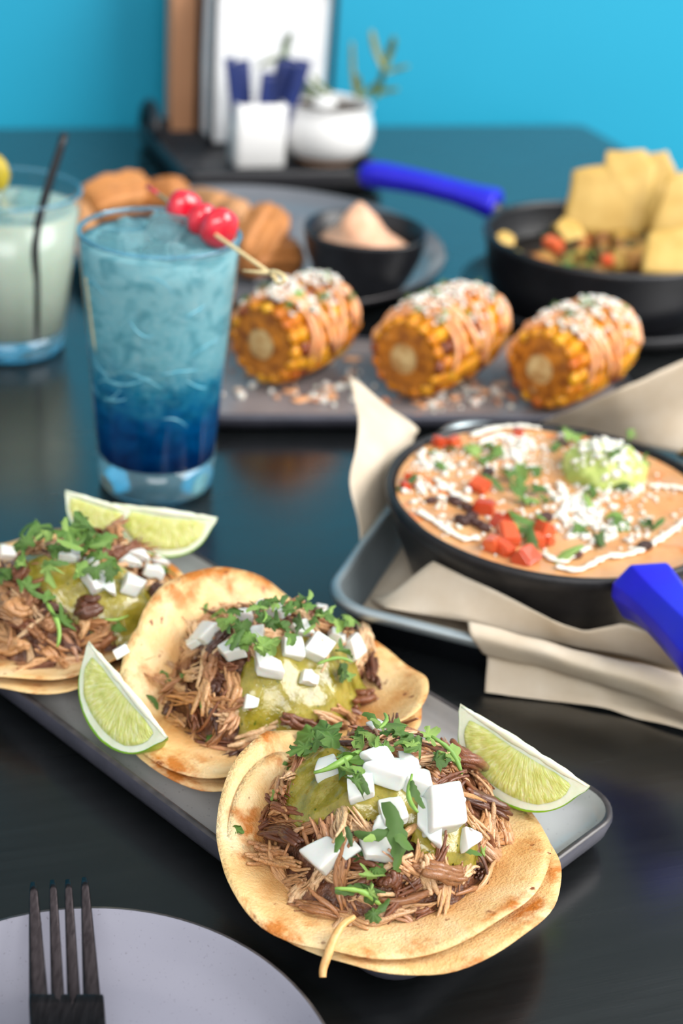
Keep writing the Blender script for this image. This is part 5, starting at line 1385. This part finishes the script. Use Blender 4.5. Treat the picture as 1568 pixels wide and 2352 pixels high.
def caddy():
    W_, D_ = 0.190, 0.195
    t = thing('caddy_tray', 'black raised tray at the wall holding napkins, pot and sugar box', 'tray', kd(W_ / 2, D_ / 2), rz=KA)
    v, f = rr_loft([(W_ / 2 - .004, D_ / 2 - .004, .012, .003), (W_ / 2, D_ / 2, .014, .006), (W_ / 2, D_ / 2, .014, .020), (W_ / 2 - .0015, D_ / 2 - .0015, .013, .0215), (W_ / 2 - .004, D_ / 2 - .004, .011, .0205), (W_ / 2 - .005, D_ / 2 - .005, .010, .010)], 6); mk('tray_body', v, f, 'rubber', t)
    for sx in (-1, 1):
        for sy in (-1, 1):
            v, f = lathe([(.007, 0), (.008, .001), (.008, .004)], 16); mk('foot', [(x + sx * (W_ / 2 - .02), y + sy * (D_ / 2 - .02), z) for x, y, z in v], f, 'rubber', t)
    pts = [(-W_ / 2 + .003, D_ / 2 - .075 + .06 * k / 10, .020 + .026 * math.sin(math.pi * k / 10) ** .5) for k in range(11)]; v, f = tube(pts, .0045, 10); mk('handle', v, f, 'rubber', t)
    # sugar box
    a = at(541, 388, .0102); b = at(655, 384, .0102); m = (a + b) / 2; wd = (b - a).length
    t = thing('sugar_box', 'small white ceramic box holding blue sugar packets', 'container', m + KY * wd * .34, rz=KA)
    hx, hy = wd / 2, wd * .34; H = .0575
    v, f = rr_loft([(hx - .001, hy - .001, .004, 0), (hx, hy, .005, .001), (hx, hy, .005, H - .001), (hx - .0008, hy - .0008, .0045, H), (hx - .0025, hy - .0025, .003, H), (hx - .003, hy - .003, .003, .004)], 5); fixn(mk('ceramic_box', v, f, 'ceramic', t))
    rr = random.Random(6)
    for k, (x, y, ry, rx, h_, w2) in enumerate(((-.014, -.002, -.18, .05, .094, 0.0094), (-.006, .004, -.10, -.02, .088, 0.0125), (.002, -.004, .04, .06, .080, 0.0125), (.010, .003, .22, 0, .092, 0.0133), (.016, -.003, .26, .05, .094, 0.0133), (.012, .008, .16, -.05, .088, 0.0133), (-.010, .009, -.06, -.06, .084, 0.0109))):
        pk = thing('sugar_packet', ('blue packet leaning out at the left of the sugar box', 'second blue packet from the left in the sugar box', 'short blue packet in the middle of the sugar box', 'blue packet leaning right in the sugar box', 'rightmost blue packet fanning out of the sugar box', 'blue packet behind the fanned ones in the sugar box', 'rear blue packet at the back wall of the sugar box')[k], 'sugar packet', t.location + KX * x + KY * y + Vector((0, 0, .005)), 'blue packets in the sugar box', KA)
        v, f = rr_loft([(w2 / 2, .0004, .0003, 0), (w2 / 2, .0012, .0004, .006), (w2 / 2, .0016, .0004, h_ * .5), (w2 / 2, .0010, .0004, h_ - .006), (w2 / 2, .0003, .0002, h_ - .003)], 2)
        ps = mk('paper_sleeve', v, f, 'packet', pk); ps.rotation_euler = (rx, ry, 0)
        v, f = box(0, 0, h_ - .0015, w2, .0006, .003); mk('crimped_end', v, f, 'packet', ps, smooth=False)
    # pot
    P = kd(0.154, 0.076, .0102); P = at(770, 388, .0102) + KY * 0.034 + KX * .0
    t = thing('plant_pot', 'round white glazed pot with small green leaves', 'pot', P)
    v, f = lathe([(.0001, 0), (.026, 0), (.029, .0015), (.030, .004), (.0001, .004)], 48); f = [q for q in f if len(q) == 4]; mk('saucer', v, f, 'terracotta', t)
    PZ = lambda L: [(r_ * 1.04, z_ * .85) for r_, z_ in L]
    v, f = lathe(PZ([(.0001, .004), (.027, .004), (.034, .008), (.0405, .018), (.0432, .031), (.0425, .043), (.0400, .053), (.0392, .058), (.0405, .0625), (.0408, .0635), (.0395, .0640), (.0375, .060), (.0380, .050), (.0400, .035), (.030, .012), (.0001, .010)]), 64); f = [q for q in f if len(q) == 4]; fixn(mk('pot_body', v, f, 'ceramic', t))
    v, f = lathe(PZ([(.0001, .057), (.02, .0565), (.0372, .055)]), 32); f = [q for q in f if len(q) == 4]; mk('soil', v, f, 'soil', t)
    v, f = blob(3, .011, .008, .0055, .15, 1.5, 2); mk('white_pebble', v, f, 'ceramic', t, loc=(-.002, -.012, .0545))

    def leaf(pts, wd, name='leaf'):
        pts = catmull(pts, 5); n = len(pts); v, f = tube(pts, [wd * (0.45 + 0.65 * math.sin(math.pi * (0.1 + .8 * k / (n - 1)))) * (0.5 if k == n - 1 else 1) for k in range(n)], 8, .45); mk(name, v, f, 'succulent', t)
    q = lambda x, y, dy=0.0: Vector(CAM + pxray(x, y) * ((P.y + dy) / pxray(x, y)[1])) - P
    for pp, wd in (([(815, 215), (810, 160), (808, 95)], .0045), ([(880, 160), (862, 110), (852, 70)], .0042), ([(880, 160), (895, 120), (906, 85)], .0042), ([(860, 225), (872, 195), (880, 160)], .0035), ([(880, 168), (905, 160), (938, 152)], .0036), ([(855, 225), (880, 210), (915, 205)], .0036), ([(830, 225), (850, 205), (870, 190)], .0036), ([(735, 215), (700, 190), (675, 165)], .0042), ([(745, 220), (705, 205), (672, 196)], .0042), ([(760, 215), (730, 190), (715, 175)], .0036), ([(720, 225), (690, 212), (668, 185)], .0038), ([(690, 190), (660, 135), (620, 140), (590, 155)], .0026), ([(655, 135), (655, 105), (668, 75)], .0034), ([(820, 225), (825, 200), (818, 170)], .003)):
        leaf([q(x, y, -.004 + .006 * (i % 2)) for i, (x, y) in enumerate(pp)], wd)
    # second little pot plant behind the sugar box
    # napkin holder
    A = kd(0.030, 0.118, .0102); A = at(481, 334, .0102)
    t = thing('napkin_holder', 'upright black wire holder with rounded top in front of napkins', 'napkin holder', A, rz=KA)
    WN, DN, HN = .118, .046, .150
    for y in (-.0035, DN + .0035):
        pts = [(0, y, 0), (0, y, HN - .014)] + [(.014 - .014 * math.cos(math.pi / 2 * k / 6), y, HN - .014 + .014 * math.sin(math.pi / 2 * k / 6)) for k in range(1, 7)] + [(WN - .014 + .014 * math.sin(math.pi / 2 * k / 6), y, HN - .014 + .014 * math.cos(math.pi / 2 * k / 6)) for k in range(0, 7)] + [(WN, y, 0)]
        v, f = tube(pts, .0028, 8); mk('wire_loop', v, f, 'rubber', t)
    v, f = box(WN / 2, DN / 2, .0015, WN, DN + .01, .003); mk('base_plate', v, f, 'rubber', t, smooth=False)
    rr = random.Random(8)
    for k in range(14):
        y = .0026 + (DN - .0052) * k / 13
        o = tag(mk('paper_napkin', *rr_loft([(WN / 2 - .004, .00145, .0005, 0), (WN / 2 - .0035 + rr.uniform(-.001, .001), .0015, .0006, .07), (WN / 2 - .004 + rr.uniform(-.001, .001), .0014, .0005, .140 + rr.uniform(0, .006))], 2), 'napkin', smooth=False, loc=A + KX * WN / 2 + KY * y + Vector((0, 0, .003))), 'white folded napkin standing in the black wire holder', 'napkin', 'napkins in the wire holder')
        o.rotation_euler = (0, 0, KA)
    # kraft menu cards behind
    for k, (y, lab, lean) in enumerate(((.060, 'tan menu board standing directly behind the napkins', .0), (.072, 'rear tan menu board nearest the turquoise wall', .01))):
        loc = A + KX * .030 + KY * y; loc = Vector((loc.x, loc.y, .0102))
        o = mk('menu_board', *rr_loft([(.055, .0048, .001, 0), (.055, .0048, .001, .196), (.054, .0044, .001, .198)], 3), 'kraft', smooth=False, loc=loc); o.rotation_euler = (-.02 - lean, 0, KA); tag(o, lab, 'menu', 'menu boards behind the napkins')


caddy()
